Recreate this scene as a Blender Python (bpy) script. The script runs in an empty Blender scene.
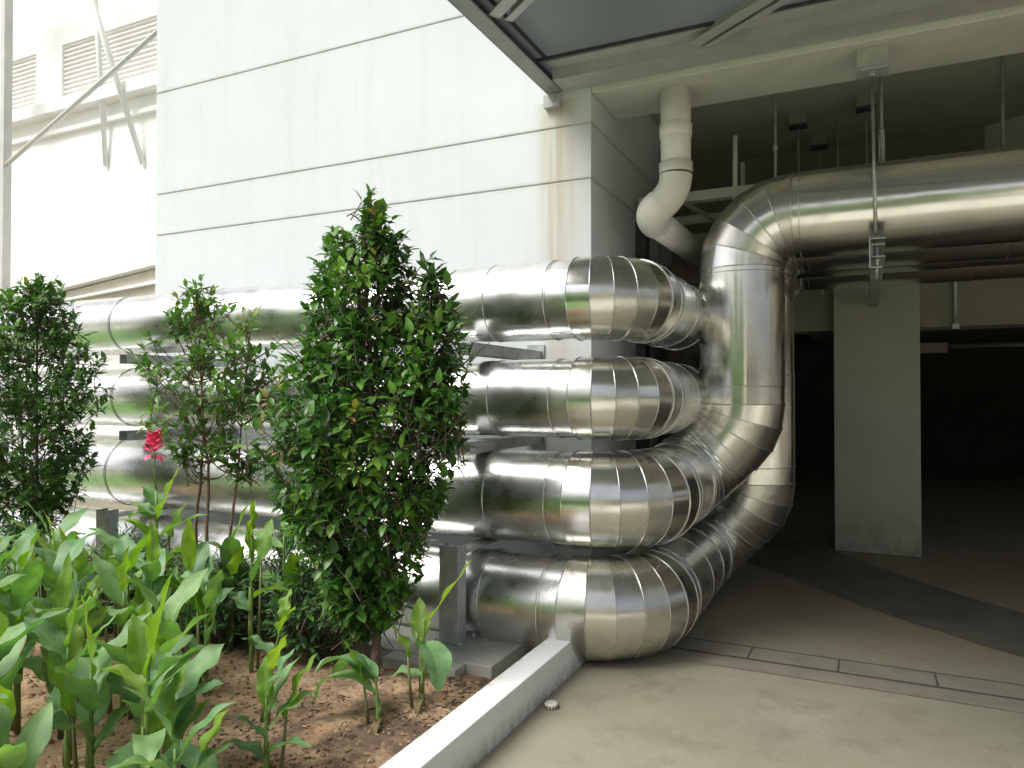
import bpy, bmesh, math, random
import numpy as np
from mathutils import Vector, noise

random.seed(7)
PI = math.pi
R = math.radians
scene = bpy.context.scene
COL = scene.collection

# ------------------------------------------------------------------ materials
def newmat(name):
    m = bpy.data.materials.new(name); m.use_nodes = True
    nt = m.node_tree; nt.nodes.clear()
    out = nt.nodes.new('ShaderNodeOutputMaterial')
    b = nt.nodes.new('ShaderNodeBsdfPrincipled')
    nt.links.new(b.outputs[0], out.inputs[0])
    return m, nt, b, out

def N(nt, typ, **kw):
    n = nt.nodes.new(typ)
    for k, v in kw.items():
        if hasattr(n, k): setattr(n, k, v)
        else: n.inputs[k].default_value = v
    return n

def ramp(nt, fac, stops):
    r = nt.nodes.new('ShaderNodeValToRGB')
    els = r.color_ramp.elements
    while len(els) < len(stops): els.new(0.5)
    for e, (p, c) in zip(els, stops):
        e.position = p
        e.color = (c[0], c[1], c[2], 1) if not isinstance(c, (int, float)) else (c, c, c, 1)
    nt.links.new(fac, r.inputs[0])
    return r.outputs[0]

def coords(nt, scale=(1, 1, 1), kind='Object'):
    tc = nt.nodes.new('ShaderNodeTexCoord'); mp = nt.nodes.new('ShaderNodeMapping')
    mp.inputs['Scale'].default_value = scale
    nt.links.new(tc.outputs[kind], mp.inputs[0])
    return mp.outputs[0]

def noise_fac(nt, vec, scale, detail=4, rough=.55):
    n = N(nt, 'ShaderNodeTexNoise', Scale=scale, Detail=detail, Roughness=rough)
    nt.links.new(vec, n.inputs['Vector'])
    return n.outputs['Fac']

def bump(nt, b, h, strength=.3, dist=.01):
    bp = N(nt, 'ShaderNodeBump', Strength=strength, Distance=dist)
    nt.links.new(h, bp.inputs['Height']); nt.links.new(bp.outputs[0], b.inputs['Normal'])
    return bp

def mixc(nt, fac, a, b, mode='MIX'):
    m = nt.nodes.new('ShaderNodeMix'); m.data_type = 'RGBA'; m.blend_type = mode
    for sock, v in ((m.inputs[0], fac), (m.inputs[6], a), (m.inputs[7], b)):
        if hasattr(v, 'is_linked') or hasattr(v, 'links'): nt.links.new(v, sock)
        elif isinstance(v, (int, float)): sock.default_value = v
        else: sock.default_value = (v[0], v[1], v[2], 1)
    return m.outputs[2]

def mathn(nt, op, a, b=None, c=None):
    m = nt.nodes.new('ShaderNodeMath'); m.operation = op
    for i, v in enumerate((a, b, c)):
        if v is None: continue
        if isinstance(v, (int, float)): m.inputs[i].default_value = v
        else: nt.links.new(v, m.inputs[i])
    return m.outputs[0]

def simple(name, c1, c2, rough=.7, metal=0, scale=8, bs=.15, bscale=60, bd=.004, spec=.5):
    m, nt, b, o = newmat(name)
    v = coords(nt)
    nt.links.new(ramp(nt, noise_fac(nt, v, scale), [(.3, c1), (.7, c2)]), b.inputs['Base Color'])
    b.inputs['Roughness'].default_value = rough; b.inputs['Metallic'].default_value = metal
    b.inputs['Specular IOR Level'].default_value = spec
    if bs: bump(nt, b, noise_fac(nt, v, bscale), bs, bd)
    return m

def metal_mat(name, c1, c2, r1, r2, dent=.25, dscale=3.0):
    m, nt, b, o = newmat(name)
    v = coords(nt)
    n1 = noise_fac(nt, v, 2.2, 5, .6)
    nt.links.new(ramp(nt, n1, [(.3, c1), (.75, c2)]), b.inputs['Base Color'])
    n2 = noise_fac(nt, v, 6, 3, .5)
    nt.links.new(ramp(nt, n2, [(.3, r1), (.75, r2)]), b.inputs['Roughness'])
    b.inputs['Metallic'].default_value = 1
    v2 = coords(nt, (1, 1, 1))
    ox = noise_fac(nt, v, 5.5, 3, .5)
    oxm = ramp(nt, ox, [(.50, 0.0), (.78, 1.0)])
    bc = mixc(nt, mathn(nt, 'MULTIPLY', oxm, .35), b.inputs['Base Color'].links[0].from_socket, (.38, .36, .30))
    nt.links.new(bc, b.inputs['Base Color'])
    rg = mathn(nt, 'ADD', b.inputs['Roughness'].links[0].from_socket, mathn(nt, 'MULTIPLY', oxm, .07))
    nt.links.new(rg, b.inputs['Roughness'])
    big = noise_fac(nt, v2, dscale, 2, .5)
    fine = noise_fac(nt, v2, 11, 1, .4)
    h = mathn(nt, 'ADD', big, mathn(nt, 'MULTIPLY', fine, .05))
    bump(nt, b, h, dent, .03)
    return m

M = {}
M['jacket'] = metal_mat('aluminium_jacket', (.82, .825, .81), (.91, .91, .90), .22, .36, .12, 2.2)
M['jacket_riser'] = metal_mat('aluminium_riser', (.70, .695, .64), (.82, .815, .76), .15, .25, .08, 3.4)
M['jacket_elbow'] = metal_mat('aluminium_elbow', (.66, .655, .60), (.80, .79, .73), .18, .30, .12, 4.0)
M['jacket_elbow_b'] = metal_mat('aluminium_elbow_dull', (.56, .555, .50), (.72, .71, .64), .22, .36, .16, 5.0)
M['jacket_elbow_c'] = metal_mat('aluminium_elbow_bright', (.74, .74, .70), (.86, .86, .82), .14, .24, .10, 3.0)
M['bead'] = metal_mat('aluminium_bead', (.62, .62, .6), (.8, .8, .78), .2, .35, .1, 8)
M['seam_dark'] = simple('seam_sealant', (.10, .10, .09), (.2, .2, .18), .5, .3, 30, 0)
M['galv'] = simple('galvanised_steel', (.34, .36, .355), (.52, .54, .53), .5, .35, 14, .1)
M['zinc_rod'] = simple('zinc_rod', (.35, .36, .34), (.55, .56, .52), .35, .9, 30, .1)
M['steel_dark'] = simple('dark_steel', (.05, .05, .05), (.09, .09, .085), .55, .3, 20, .1)
M['canopy_steel'] = simple('canopy_paint', (.34, .345, .33), (.42, .425, .39), .45, 0, 6, .05)
M['canopy_dark'] = simple('canopy_edge_paint', (.17, .175, .165), (.24, .245, .225), .45, 0, 6, .05)
M['pvc'] = simple('pvc', (.74, .73, .64), (.82, .81, .72), .32, 0, 5, .03)
M['soffit'] = simple('soffit_plaster', (.52, .53, .46), (.62, .63, .55), .85, 0, 2.5, .12, 40)
M['ceiling'] = simple('slab_concrete', (.42, .43, .35), (.52, .52, .43), .9, 0, 1.5, .2, 25)
M['pillar'] = simple('pillar_paint', (.27, .285, .20), (.32, .335, .24), .8, 0, 1.6, .1, 60)
def pillar_mat():
    m, nt, b, o = newmat('pillar_scuffed'); v = coords(nt)
    base = ramp(nt, noise_fac(nt, v, 1.6), [(.3, (.36, .375, .29)), (.7, (.43, .445, .35))])
    sx = nt.nodes.new('ShaderNodeSeparateXYZ'); nt.links.new(v, sx.inputs[0])
    low = nt.nodes.new('ShaderNodeMapRange'); low.inputs[1].default_value = .5; low.inputs[2].default_value = .0
    nt.links.new(sx.outputs[2], low.inputs[0])
    n = noise_fac(nt, v, 7, 7, .75)
    base = mixc(nt, mathn(nt, 'MULTIPLY', low.outputs[0], ramp(nt, n, [(.40, .1), (.65, .8)])), base, (.12, .11, .08))
    base = mixc(nt, ramp(nt, n, [(.60, 0.0), (.70, .35)]), base, (.19, .19, .14))
    nt.links.new(base, b.inputs['Base Color']); b.inputs['Roughness'].default_value = .8
    bump(nt, b, noise_fac(nt, v, 50, 5), .15, .004); return m
M['pillar'] = pillar_mat()
M['inner_wall'] = simple('inner_wall', (.22, .22, .17), (.28, .28, .22), .9, 0, 2, .1)
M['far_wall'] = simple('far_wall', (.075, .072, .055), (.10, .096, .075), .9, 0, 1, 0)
M['warm_wall'] = simple('warm_wall', (.62, .54, .38), (.75, .66, .48), .8, 0, 2, .1)  # pale warm tone stands in for dim lamplight on the far right wall
def kerb_mat():
    m, nt, b, o = newmat('kerb_paint'); v = coords(nt)
    base = ramp(nt, noise_fac(nt, v, 3.5), [(.3, (.76, .775, .765)), (.7, (.86, .875, .865))])
    sx = nt.nodes.new('ShaderNodeSeparateXYZ'); nt.links.new(v, sx.inputs[0])
    n = noise_fac(nt, v, 16, 7, .75)
    low = nt.nodes.new('ShaderNodeMapRange'); low.inputs[1].default_value = .10; low.inputs[2].default_value = .0
    nt.links.new(sx.outputs[2], low.inputs[0])
    d = mathn(nt, 'MULTIPLY', low.outputs[0], ramp(nt, n, [(.40, .15), (.62, .8)]))
    base = mixc(nt, d, base, (.30, .27, .21))
    inner = mathn(nt, 'LESS_THAN', sx.outputs[0], -1.64)
    base = mixc(nt, mathn(nt, 'MULTIPLY', inner, ramp(nt, n, [(.50, 0.0), (.62, .55)])), base, (.33, .25, .17))
    base = mixc(nt, ramp(nt, n, [(.64, 0.0), (.70, .5)]), base, (.48, .46, .40))
    nt.links.new(base, b.inputs['Base Color']); b.inputs['Roughness'].default_value = .75
    bump(nt, b, noise_fac(nt, v, 60, 5), .25, .005); return m
M['kerb'] = kerb_mat()
M['plinth'] = simple('plinth_concrete', (.33, .33, .30), (.46, .46, .42), .9, 0, 7, .3, 70)
M['facade'] = simple('sunlit_facade', (.95, .95, .93), (.97, .97, .95), .8, 0, 2, .05)  # near-white albedo stands in for the stronger sun on this building
M['facade_trim'] = simple('facade_trim', (.62, .58, .48), (.72, .68, .58), .8, 0, 3, .05)
M['facade_slat'] = simple('facade_slat', (.93, .92, .89), (.96, .95, .93), .6, 0, 3, 0)
M['facade_frame'] = simple('facade_frame', (.50, .50, .47), (.60, .60, .56), .5, 0, 3, 0)
M['facade_white'] = simple('facade_pole', (.75, .75, .72), (.82, .82, .8), .5, 0, 3, 0)
M['brown'] = simple('brown_lagging', (.16, .125, .095), (.24, .19, .15), .7, 0, 5, .3, 20)
M['bark'] = simple('bark', (.09, .065, .05), (.20, .15, .11), .9, 0, 40, .5, 90, .006)
M['bark_red'] = simple('bark_reddish', (.13, .07, .05), (.24, .15, .11), .8, 0, 40, .4, 90, .005)
M['drain'] = simple('drain_plastic', (.50, .50, .44), (.62, .62, .55), .6, 0, 20, .05)
M['joint'] = simple('joint_line', (.05, .05, .045), (.09, .09, .08), .9, 0, 20, 0)

def wall_mat():
    m, nt, b, o = newmat('painted_render_wall')
    tc = nt.nodes.new('ShaderNodeTexCoord'); vec = tc.outputs['Object']
    n = noise_fac(nt, vec, 1.1, 5, .6)
    base = ramp(nt, n, [(.3, (.60, .65, .65)), (.7, (.64, .687, .685))])
    n2 = noise_fac(nt, vec, 7, 6, .7)
    base = mixc(nt, ramp(nt, n2, [(.52, 0.0), (.8, .25)]), base, (.52, .56, .55))
    sx = nt.nodes.new('ShaderNodeSeparateXYZ'); nt.links.new(vec, sx.inputs[0])
    X, Y, Z = sx.outputs
    mp = nt.nodes.new('ShaderNodeMapping'); mp.inputs['Scale'].default_value = (14, 14, .5)
    nt.links.new(vec, mp.inputs[0])
    st = noise_fac(nt, mp.outputs[0], 1.0, 5, .6)
    def streak(x0, w, amt, ztop, zlen):
        d = mathn(nt, 'DIVIDE', mathn(nt, 'SUBTRACT', X, x0), w)
        g = mathn(nt, 'POWER', 2.718, mathn(nt, 'MULTIPLY', mathn(nt, 'MULTIPLY', d, d), -1))
        zz = nt.nodes.new('ShaderNodeMapRange'); zz.inputs[1].default_value = ztop - zlen; zz.inputs[2].default_value = ztop
        zz.inputs[3].default_value = .1; zz.inputs[4].default_value = 1
        nt.links.new(Z, zz.inputs[0])
        cut = mathn(nt, 'LESS_THAN', Z, ztop)
        s2 = ramp(nt, st, [(.30, 0.25), (.70, 1.0)])
        return mathn(nt, 'MULTIPLY', mathn(nt, 'MULTIPLY', g, zz.outputs[0]), mathn(nt, 'MULTIPLY', mathn(nt, 'MULTIPLY', s2, cut), amt))
    s1 = streak(-2.06, .11, 1.9, 3.80, 2.8)
    s3 = streak(-1.97, .16, .5, 3.85, 3.6)
    base = mixc(nt, s1, base, (.43, .37, .26))
    base = mixc(nt, s3, base, (.47, .45, .37))
    mp2 = nt.nodes.new('ShaderNodeMapping'); mp2.inputs['Scale'].default_value = (5, 5, .35)
    nt.links.new(vec, mp2.inputs[0])
    runs = noise_fac(nt, mp2.outputs[0], 1.4, 6, .65)
    base = mixc(nt, ramp(nt, runs, [(.50, 0.0), (.72, .22)]), base, (.47, .50, .46))
    # dirt just under each groove
    for gz in (3.186, 3.596, 4.618):
        dz = mathn(nt, 'SUBTRACT', gz, Z)
        near = mathn(nt, 'MULTIPLY', mathn(nt, 'LESS_THAN', mathn(nt, 'ABSOLUTE', dz), .028), .20)
        near = mathn(nt, 'MULTIPLY', near, ramp(nt, n2, [(.3, .2), (.6, 1.0)]))
        base = mixc(nt, near, base, (.40, .37, .30))
    nt.links.new(base, b.inputs['Base Color'])
    b.inputs['Roughness'].default_value = .85
    bump(nt, b, noise_fac(nt, vec, 45, 5, .6), .18, .006)
    return m
M['wall'] = wall_mat()
M['groove'] = simple('groove_paint', (.60, .61, .58), (.70, .71, .68), .9, 0, 6, 0)  # plain pale backing colour for the recessed grooves

def ground_mat():
    m, nt, b, o = newmat('washed_concrete')
    v = coords(nt)
    big = noise_fac(nt, v, .9, 5, .6)
    base = ramp(nt, big, [(.3, (.265, .25, .175)), (.7, (.36, .338, .24))])
    fine = noise_fac(nt, v, 170, 3, .7)
    base = mixc(nt, ramp(nt, fine, [(.35, .55), (.65, 0.0)]), base, (.21, .20, .17))
    vor = N(nt, 'ShaderNodeTexVoronoi', Scale=120.0); nt.links.new(v, vor.inputs['Vector'])
    base = mixc(nt, ramp(nt, vor.outputs['Distance'], [(.1, .35), (.3, 0.0)]), base, (.6, .58, .5))
    st = noise_fac(nt, v, 3.3, 6, .7)
    base = mixc(nt, ramp(nt, st, [(.50, 0.0), (.70, .6)]), base, (.17, .155, .11))
    blot = noise_fac(nt, v, 1.7, 8, .8)
    base = mixc(nt, ramp(nt, blot, [(.56, 0.0), (.66, .35)]), base, (.42, .40, .32))
    cr = N(nt, 'ShaderNodeTexVoronoi', Scale=.8); cr.feature = 'DISTANCE_TO_EDGE'
    wv = nt.nodes.new('ShaderNodeVectorMath'); wv.operation = 'ADD'
    nn = N(nt, 'ShaderNodeTexNoise', Scale=3.0, Detail=5.0); nt.links.new(v, nn.inputs['Vector'])
    nt.links.new(v, wv.inputs[0]); nt.links.new(nn.outputs['Color'], wv.inputs[1]); nt.links.new(wv.outputs[0], cr.inputs['Vector'])
    crk = mathn(nt, 'MULTIPLY', mathn(nt, 'LESS_THAN', cr.outputs['Distance'], .0035), ramp(nt, big, [(.5, 0.0), (.6, .5)]))
    base = mixc(nt, crk, base, (.10, .09, .07))
    # interior shade painted in: ground browned and darkened past the threshold
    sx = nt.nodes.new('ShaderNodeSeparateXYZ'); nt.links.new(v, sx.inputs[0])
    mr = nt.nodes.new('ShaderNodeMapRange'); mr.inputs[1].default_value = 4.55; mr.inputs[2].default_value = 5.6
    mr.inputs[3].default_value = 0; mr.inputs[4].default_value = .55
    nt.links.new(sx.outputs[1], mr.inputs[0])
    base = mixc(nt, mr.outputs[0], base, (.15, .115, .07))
    nt.links.new(base, b.inputs['Base Color'])
    nt.links.new(ramp(nt, big, [(.3, .62), (.7, .85)]), b.inputs['Roughness'])
    bump(nt, b, fine, .35, .004)
    return m
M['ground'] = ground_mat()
M['slab_band'] = simple('drain_slab', (.19, .175, .135), (.26, .24, .19), .8, 0, 5, .3, 150, .003)
M['asphalt_band'] = simple('dark_screed', (.075, .073, .058), (.13, .125, .10), .6, 0, 2, .2, 120, .003)

def soil_mat():
    m, nt, b, o = newmat('garden_soil')
    v = coords(nt)
    a = noise_fac(nt, v, 1.6, 6, .65)
    base = ramp(nt, a, [(.30, (.34, .205, .115)), (.48, (.52, .345, .205)), (.7, (.64, .46, .30))])
    f = noise_fac(nt, v, 34, 6, .75)
    base = mixc(nt, ramp(nt, f, [(.38, .6), (.52, 0.0)]), base, (.14, .09, .055))
    sx = nt.nodes.new('ShaderNodeSeparateXYZ'); nt.links.new(v, sx.inputs[0])
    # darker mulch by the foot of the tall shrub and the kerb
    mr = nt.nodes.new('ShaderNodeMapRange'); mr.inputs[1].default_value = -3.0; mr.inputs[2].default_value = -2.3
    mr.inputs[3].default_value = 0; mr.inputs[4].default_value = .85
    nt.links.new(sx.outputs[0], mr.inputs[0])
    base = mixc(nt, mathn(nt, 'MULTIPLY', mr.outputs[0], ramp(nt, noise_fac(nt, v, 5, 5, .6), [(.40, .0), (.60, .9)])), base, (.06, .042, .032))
    nt.links.new(base, b.inputs['Base Color'])
    b.inputs['Roughness'].default_value = .95
    bump(nt, b, mathn(nt, 'ADD', f, a), .8, .02)
    return m
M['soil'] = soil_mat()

M['yard'] = simple('yard_concrete', (.58, .56, .46), (.70, .68, .57), .9, 0, 2, .2, 60)
M['lawn'] = simple('lawn', (.09, .19, .04), (.17, .30, .08), .9, 0, 20, .5, 90, .02)
def leaf_mat(name, stops, transl=.3, rough=.38, vein=False, spec=.5, tl=(1.0, 1.3, .4)):
    """stops: colour ramp over the per-leaf tint attribute"""
    m, nt, b, o = newmat(name)
    at = nt.nodes.new('ShaderNodeAttribute'); at.attribute_name = 'tint'
    v = coords(nt)
    c = ramp(nt, at.outputs['Fac'], stops)
    n = noise_fac(nt, v, 18, 3)
    c = mixc(nt, .55, c, ramp(nt, n, [(.3, (.62, .62, .62)), (.7, (1.25, 1.25, 1.25))]), 'MULTIPLY')
    if vein:
        uv = nt.nodes.new('ShaderNodeUVMap'); uv.uv_map = 'UVMap'
        sp = nt.nodes.new('ShaderNodeSeparateXYZ'); nt.links.new(uv.outputs[0], sp.inputs[0])
        av = mathn(nt, 'ABSOLUTE', mathn(nt, 'SUBTRACT', sp.outputs[1], .5))
        ph = mathn(nt, 'SUBTRACT', mathn(nt, 'MULTIPLY', sp.outputs[0], 150.0), mathn(nt, 'MULTIPLY', av, 95.0))
        w = mathn(nt, 'SINE', ph)
        c = mixc(nt, .35, c, ramp(nt, w, [(.0, (.72, .74, .72)), (.9, (1.12, 1.12, 1.1))]), 'MULTIPLY')
        mid = mathn(nt, 'LESS_THAN', av, .022)
        c = mixc(nt, mathn(nt, 'MULTIPLY', mid, .55), c, (.30, .42, .16))
        # brown scorched margins here and there
        n3 = noise_fac(nt, v, 9, 5, .7)
        n4 = noise_fac(nt, v, 38, 3, .6)
        c = mixc(nt, ramp(nt, n4, [(.70, 0.0), (.74, .7)]), c, (.20, .16, .07))
        c = mixc(nt, ramp(nt, n3, [(.40, 0.0), (.75, .35)]), c, (.34, .42, .16))
        edge = mathn(nt, 'GREATER_THAN', av, .465)
        br = mathn(nt, 'MULTIPLY', edge, ramp(nt, n3, [(.5, 0.0), (.6, .8)]))
        c = mixc(nt, br, c, (.22, .17, .08))
        bump(nt, b, w, .25, .002)
    nt.links.new(c, b.inputs['Base Color'])
    b.inputs['Roughness'].default_value = rough
    b.inputs['Specular IOR Level'].default_value = spec
    t = nt.nodes.new('ShaderNodeBsdfTranslucent')
    nt.links.new(mixc(nt, 1.0, c, tl, 'MULTIPLY'), t.inputs[0])
    mx = nt.nodes.new('ShaderNodeMixShader'); mx.inputs[0].default_value = transl
    nt.links.new(b.outputs[0], mx.inputs[1]); nt.links.new(t.outputs[0], mx.inputs[2])
    nt.links.new(mx.outputs[0], o.inputs[0])
    return m
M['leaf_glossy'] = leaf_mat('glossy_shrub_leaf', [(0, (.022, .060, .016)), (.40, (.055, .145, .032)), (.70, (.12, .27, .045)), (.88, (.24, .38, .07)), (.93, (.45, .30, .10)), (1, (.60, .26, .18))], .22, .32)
M['leaf_light'] = leaf_mat('light_shrub_leaf', [(0, (.05, .12, .035)), (.5, (.11, .23, .06)), (.85, (.22, .36, .08)), (.95, (.30, .30, .10)), (1, (.50, .25, .16))], .32, .4)
M['leaf_yard'] = leaf_mat('yard_foliage', [(0, (.10, .20, .06)), (.5, (.19, .34, .10)), (1, (.32, .48, .14))], .35, .5)
M['leaf_dull'] = leaf_mat('low_shrub_leaf', [(0, (.05, .12, .045)), (.6, (.10, .22, .075)), (1, (.20, .34, .10))], .25, .5)
M['canna_old'] = leaf_mat('canna_leaf', [(0, (.10, .23, .10)), (.5, (.18, .36, .16)), (1, (.30, .49, .18))], .3, .42, True, tl=(1.1, 1.4, .35))
M['canna_young'] = leaf_mat('canna_young_leaf', [(0, (.15, .32, .04)), (.5, (.24, .43, .05)), (1, (.36, .54, .08))], .42, .4, True, tl=(1.2, 1.3, .3))
M['canna_stem'] = simple('canna_stem', (.10, .19, .045), (.19, .28, .07), .45, 0, 12, .1, 60, .002)
M['canna_stem_red'] = simple('canna_stem_base', (.12, .10, .045), (.17, .19, .06), .5, 0, 12, .1, 60, .002)
M['dry_canna'] = leaf_mat('dry_canna_leaf', [(0, (.13, .09, .045)), (1, (.24, .18, .09))], .2, .8)
M['petal'] = simple('canna_petal', (.72, .03, .12), (.88, .14, .26), .45, 0, 40, .1)
M['dry'] = simple('dry_leaf', (.25, .17, .09), (.38, .28, .16), .9, 0, 20, .2)
M['mulch'] = simple('bark_mulch', (.035, .024, .018), (.13, .085, .055), .95, 0, 25, .4, 80, .008)
M['clod'] = simple('soil_clod', (.13, .08, .05), (.42, .29, .18), .95, 0, 9, .5, 60, .01)

def panel_mat():
    m, nt, b, o = newmat('canopy_panel')
    v = coords(nt)
    sx = nt.nodes.new('ShaderNodeSeparateXYZ'); nt.links.new(v, sx.inputs[0])
    n = noise_fac(nt, v, .8, 3)
    c = ramp(nt, n, [(.35, (.20, .21, .21)), (.7, (.32, .33, .32))])
    dirt = noise_fac(nt, v, 5, 6, .7)
    c = mixc(nt, ramp(nt, dirt, [(.5, 0.0), (.75, .3)]), c, (.16, .15, .12))
    nt.links.new(c, b.inputs['Base Color']); b.inputs['Roughness'].default_value = .35
    t = nt.nodes.new('ShaderNodeBsdfTranslucent'); t.inputs[0].default_value = (.30, .32, .32, 1)
    mx = nt.nodes.new('ShaderNodeMixShader'); mx.inputs[0].default_value = .55
    nt.links.new(b.outputs[0], mx.inputs[1]); nt.links.new(t.outputs[0], mx.inputs[2])
    nt.links.new(mx.outputs[0], o.inputs[0])
    return m
M['panel'] = panel_mat()

# ------------------------------------------------------------------ mesh helpers
class MB:
    def __init__(s): s.v = []; s.f = []; s.sm = []; s.mi = []; s.uv = None
    def add(s, vs, fs, smooth=False, mi=0):
        o = len(s.v); s.v += [tuple(p) for p in vs]
        for f in fs: s.f.append(tuple(i + o for i in f)); s.sm.append(smooth); s.mi.append(mi)
    def box(s, x0, x1, y0, y1, z0, z1, mi=0):
        s.add([(x0,y0,z0),(x1,y0,z0),(x1,y1,z0),(x0,y1,z0),(x0,y0,z1),(x1,y0,z1),(x1,y1,z1),(x0,y1,z1)],
              [(0,3,2,1),(4,5,6,7),(0,1,5,4),(1,2,6,5),(2,3,7,6),(3,0,4,7)], False, mi)
    def bar(s, a, b, w, h, up=(0,0,1), mi=0):
        a, b = Vector(a), Vector(b); d = (b - a).normalized(); u = Vector(up)
        if abs(d.dot(u)) > .95: u = Vector((1,0,0))
        sd = d.cross(u).normalized(); u = sd.cross(d).normalized()
        vs = []
        for p in (a, b):
            for i, j in ((-1,-1),(1,-1),(1,1),(-1,1)): vs.append(p + sd*(i*w/2) + u*(j*h/2))
        s.add(vs, [(0,1,2,3),(7,6,5,4),(0,4,5,1),(1,5,6,2),(2,6,7,3),(3,7,4,0)], False, mi)
    def tube(s, pts, rads, n=8, cap=True, closed=False, mi=0):
        pts = [Vector(p) for p in pts]
        if isinstance(rads, (int, float)): rads = [rads]*len(pts)
        k = len(pts); vs = []; prev = None
        for i in range(k):
            if closed: d = pts[(i+1) % k] - pts[i-1]
            else: d = pts[min(i+1, k-1)] - pts[max(i-1, 0)]
            d = d.normalized() if d.length > 1e-9 else Vector((0,0,1))
            if prev is None:
                e1 = d.cross(Vector((0,0,1)))
                if e1.length < .1: e1 = d.cross(Vector((1,0,0)))
            else: e1 = prev - d*prev.dot(d)
            e1.normalize(); prev = e1; e2 = d.cross(e1)
            for j in range(n):
                a = 2*PI*j/n; vs.append(pts[i] + (e1*math.cos(a) + e2*math.sin(a))*rads[i])
        fs = []
        for i in range(k if closed else k-1):
            i2 = (i+1) % k
            for j in range(n): fs.append((i*n+j, i2*n+j, i2*n+(j+1) % n, i*n+(j+1) % n))
        s.add(vs, fs, True, mi)
        if cap and not closed:
            o = len(s.v) - len(vs)
            s.f.append(tuple(o+j for j in range(n))); s.sm.append(False); s.mi.append(mi)
            s.f.append(tuple(o+(k-1)*n+j for j in reversed(range(n)))); s.sm.append(False); s.mi.append(mi)
    def prism(s, poly, z0, z1, mi=0):
        n = len(poly)
        vs = [(x, y, z0) for x, y in poly] + [(x, y, z1) for x, y in poly]
        fs = [tuple(reversed(range(n))), tuple(range(n, 2*n))] + [(i, (i+1) % n, n+(i+1) % n, n+i) for i in range(n)]
        s.add(vs, fs, False, mi)
    def build(s, name, mat, parent=None, loc=None, bevel=0, fixn=True):
        me = bpy.data.meshes.new(name); 
        vs = s.v
        if loc is not None: vs = [(x-loc[0], y-loc[1], z-loc[2]) for x, y, z in vs]
        me.from_pydata(vs, [], s.f)
        me.polygons.foreach_set('use_smooth', s.sm)
        mats = mat if isinstance(mat, (list, tuple)) else [mat]
        for m in mats: me.materials.append(m)
        if len(mats) > 1: me.polygons.foreach_set('material_index', s.mi)
        if fixn:
            bm = bmesh.new(); bm.from_mesh(me); bmesh.ops.recalc_face_normals(bm, faces=bm.faces); bm.to_mesh(me); bm.free()
        o = bpy.data.objects.new(name, me); COL.objects.link(o)
        if loc is not None: o.location = loc
        if parent is not None: o.parent = parent
        if bevel:
            bv = o.modifiers.new('Bevel', 'BEVEL'); bv.width = bevel; bv.segments = 2; bv.limit_method = 'ANGLE'
        return o

def tag(o, label=None, cat=None, group=None, kind=None):
    if label: o['label'] = label
    if cat: o['category'] = cat
    if group: o['group'] = group
    if kind: o['kind'] = kind
    return o
def thing(name, label, cat, loc=(0,0,0), rz=0, group=None):
    o = bpy.data.objects.new(name, None); COL.objects.link(o); o.empty_display_size = .1
    o.location = loc; o.rotation_euler = (0, 0, rz)
    return tag(o, label, cat, group)

# ------------------------------------------------------------------ camera frame (used only to note where the photo's things stand)
CAMZ = 1.60
# ------------------------------------------------------------------ ground
def sheet(name, x0, x1, y0, y1, z, mat, loc=None):
    mb = MB(); mb.add([(x0,y0,z),(x1,y0,z),(x1,y1,z),(x0,y1,z)], [(0,1,2,3)])
    return tag(mb.build(name, mat), kind='structure')
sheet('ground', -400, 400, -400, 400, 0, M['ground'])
# drain slabs along the threshold (sheets a few mm up)
mb = MB()
x = -1.15
while x < 6:
    mb.box(x+.006, x+.494, 4.665, 4.865, -.01, .005); x += .5
dc = tag(mb.build('drain_channel_cover', M['slab_band']), 'row of pinkish concrete slabs covering the floor drain across the entrance', 'drain cover')
mb = MB(); mb.add([(-1.17,4.64,.003),(6,4.64,.003),(6,4.89,.003),(-1.17,4.89,.003)], [(0,1,2,3)])
jj = mb.build('joint_line', M['joint'], dc)
mb = MB(); mb.add([(-1.0,4.46,.0035),(6,4.46,.0035),(6,4.635,.0035),(-1.0,4.635,.0035)], [(0,1,2,3)])
tag(mb.build('threshold_strip', M['slab_band']), kind='structure')
# curved dark screed band inside
def smooth(P, n=25):
    out = []
    for i in range(n):
        t = i/(n-1)*(len(P)-1); k = min(int(t), len(P)-2); f = t-k
        p0, p1, p2, p3 = P[max(k-1,0)], P[k], P[k+1], P[min(k+2,len(P)-1)]
        out.append(tuple(.5*((2*p1[j]) + (-p0[j]+p2[j])*f + (2*p0[j]-5*p1[j]+4*p2[j]-p3[j])*f*f + (-p0[j]+3*p1[j]-3*p2[j]+p3[j])*f**3) for j in (0,1)) + (.004,))
    return out
top = smooth([(-1.6,9.6),(-.28,8.19),(.35,7.28),(1.06,6.47),(2.2,5.7),(4.2,5.2)])
bot = smooth([(-1.79,8.0),(-.78,7.05),(-.12,6.30),(.37,5.82),(1.2,5.25),(3.2,4.93)])
mb = MB(); mb.add(top+bot, [(25+i, 25+i+1, i+1, i) for i in range(24)])
tag(mb.build('dark_floor_band', M['asphalt_band']), kind='structure')

# ------------------------------------------------------------------ building: main wall
WY = 5.10; WXR = -1.80; WXL = -6.41
mb = MB()
bands = [(0, 3.181), (3.192, 3.591), (3.602, 4.613), (4.624, 6.4), (6.411, 8.5)]
for a, b in bands: mb.box(WXL, WXR, WY, 7.6, a, b)
w = tag(mb.build('rendered_wall', M['wall'], bevel=.006), 'tall white rendered wall with long horizontal grooves and a rust streak at its corner', 'wall')
mb = MB()
mb.box(WXL+.014, WXR-.014, WY+.014, 7.586, .02, 8.48)
mb.build('groove_backing', M['groove'], w)
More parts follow.
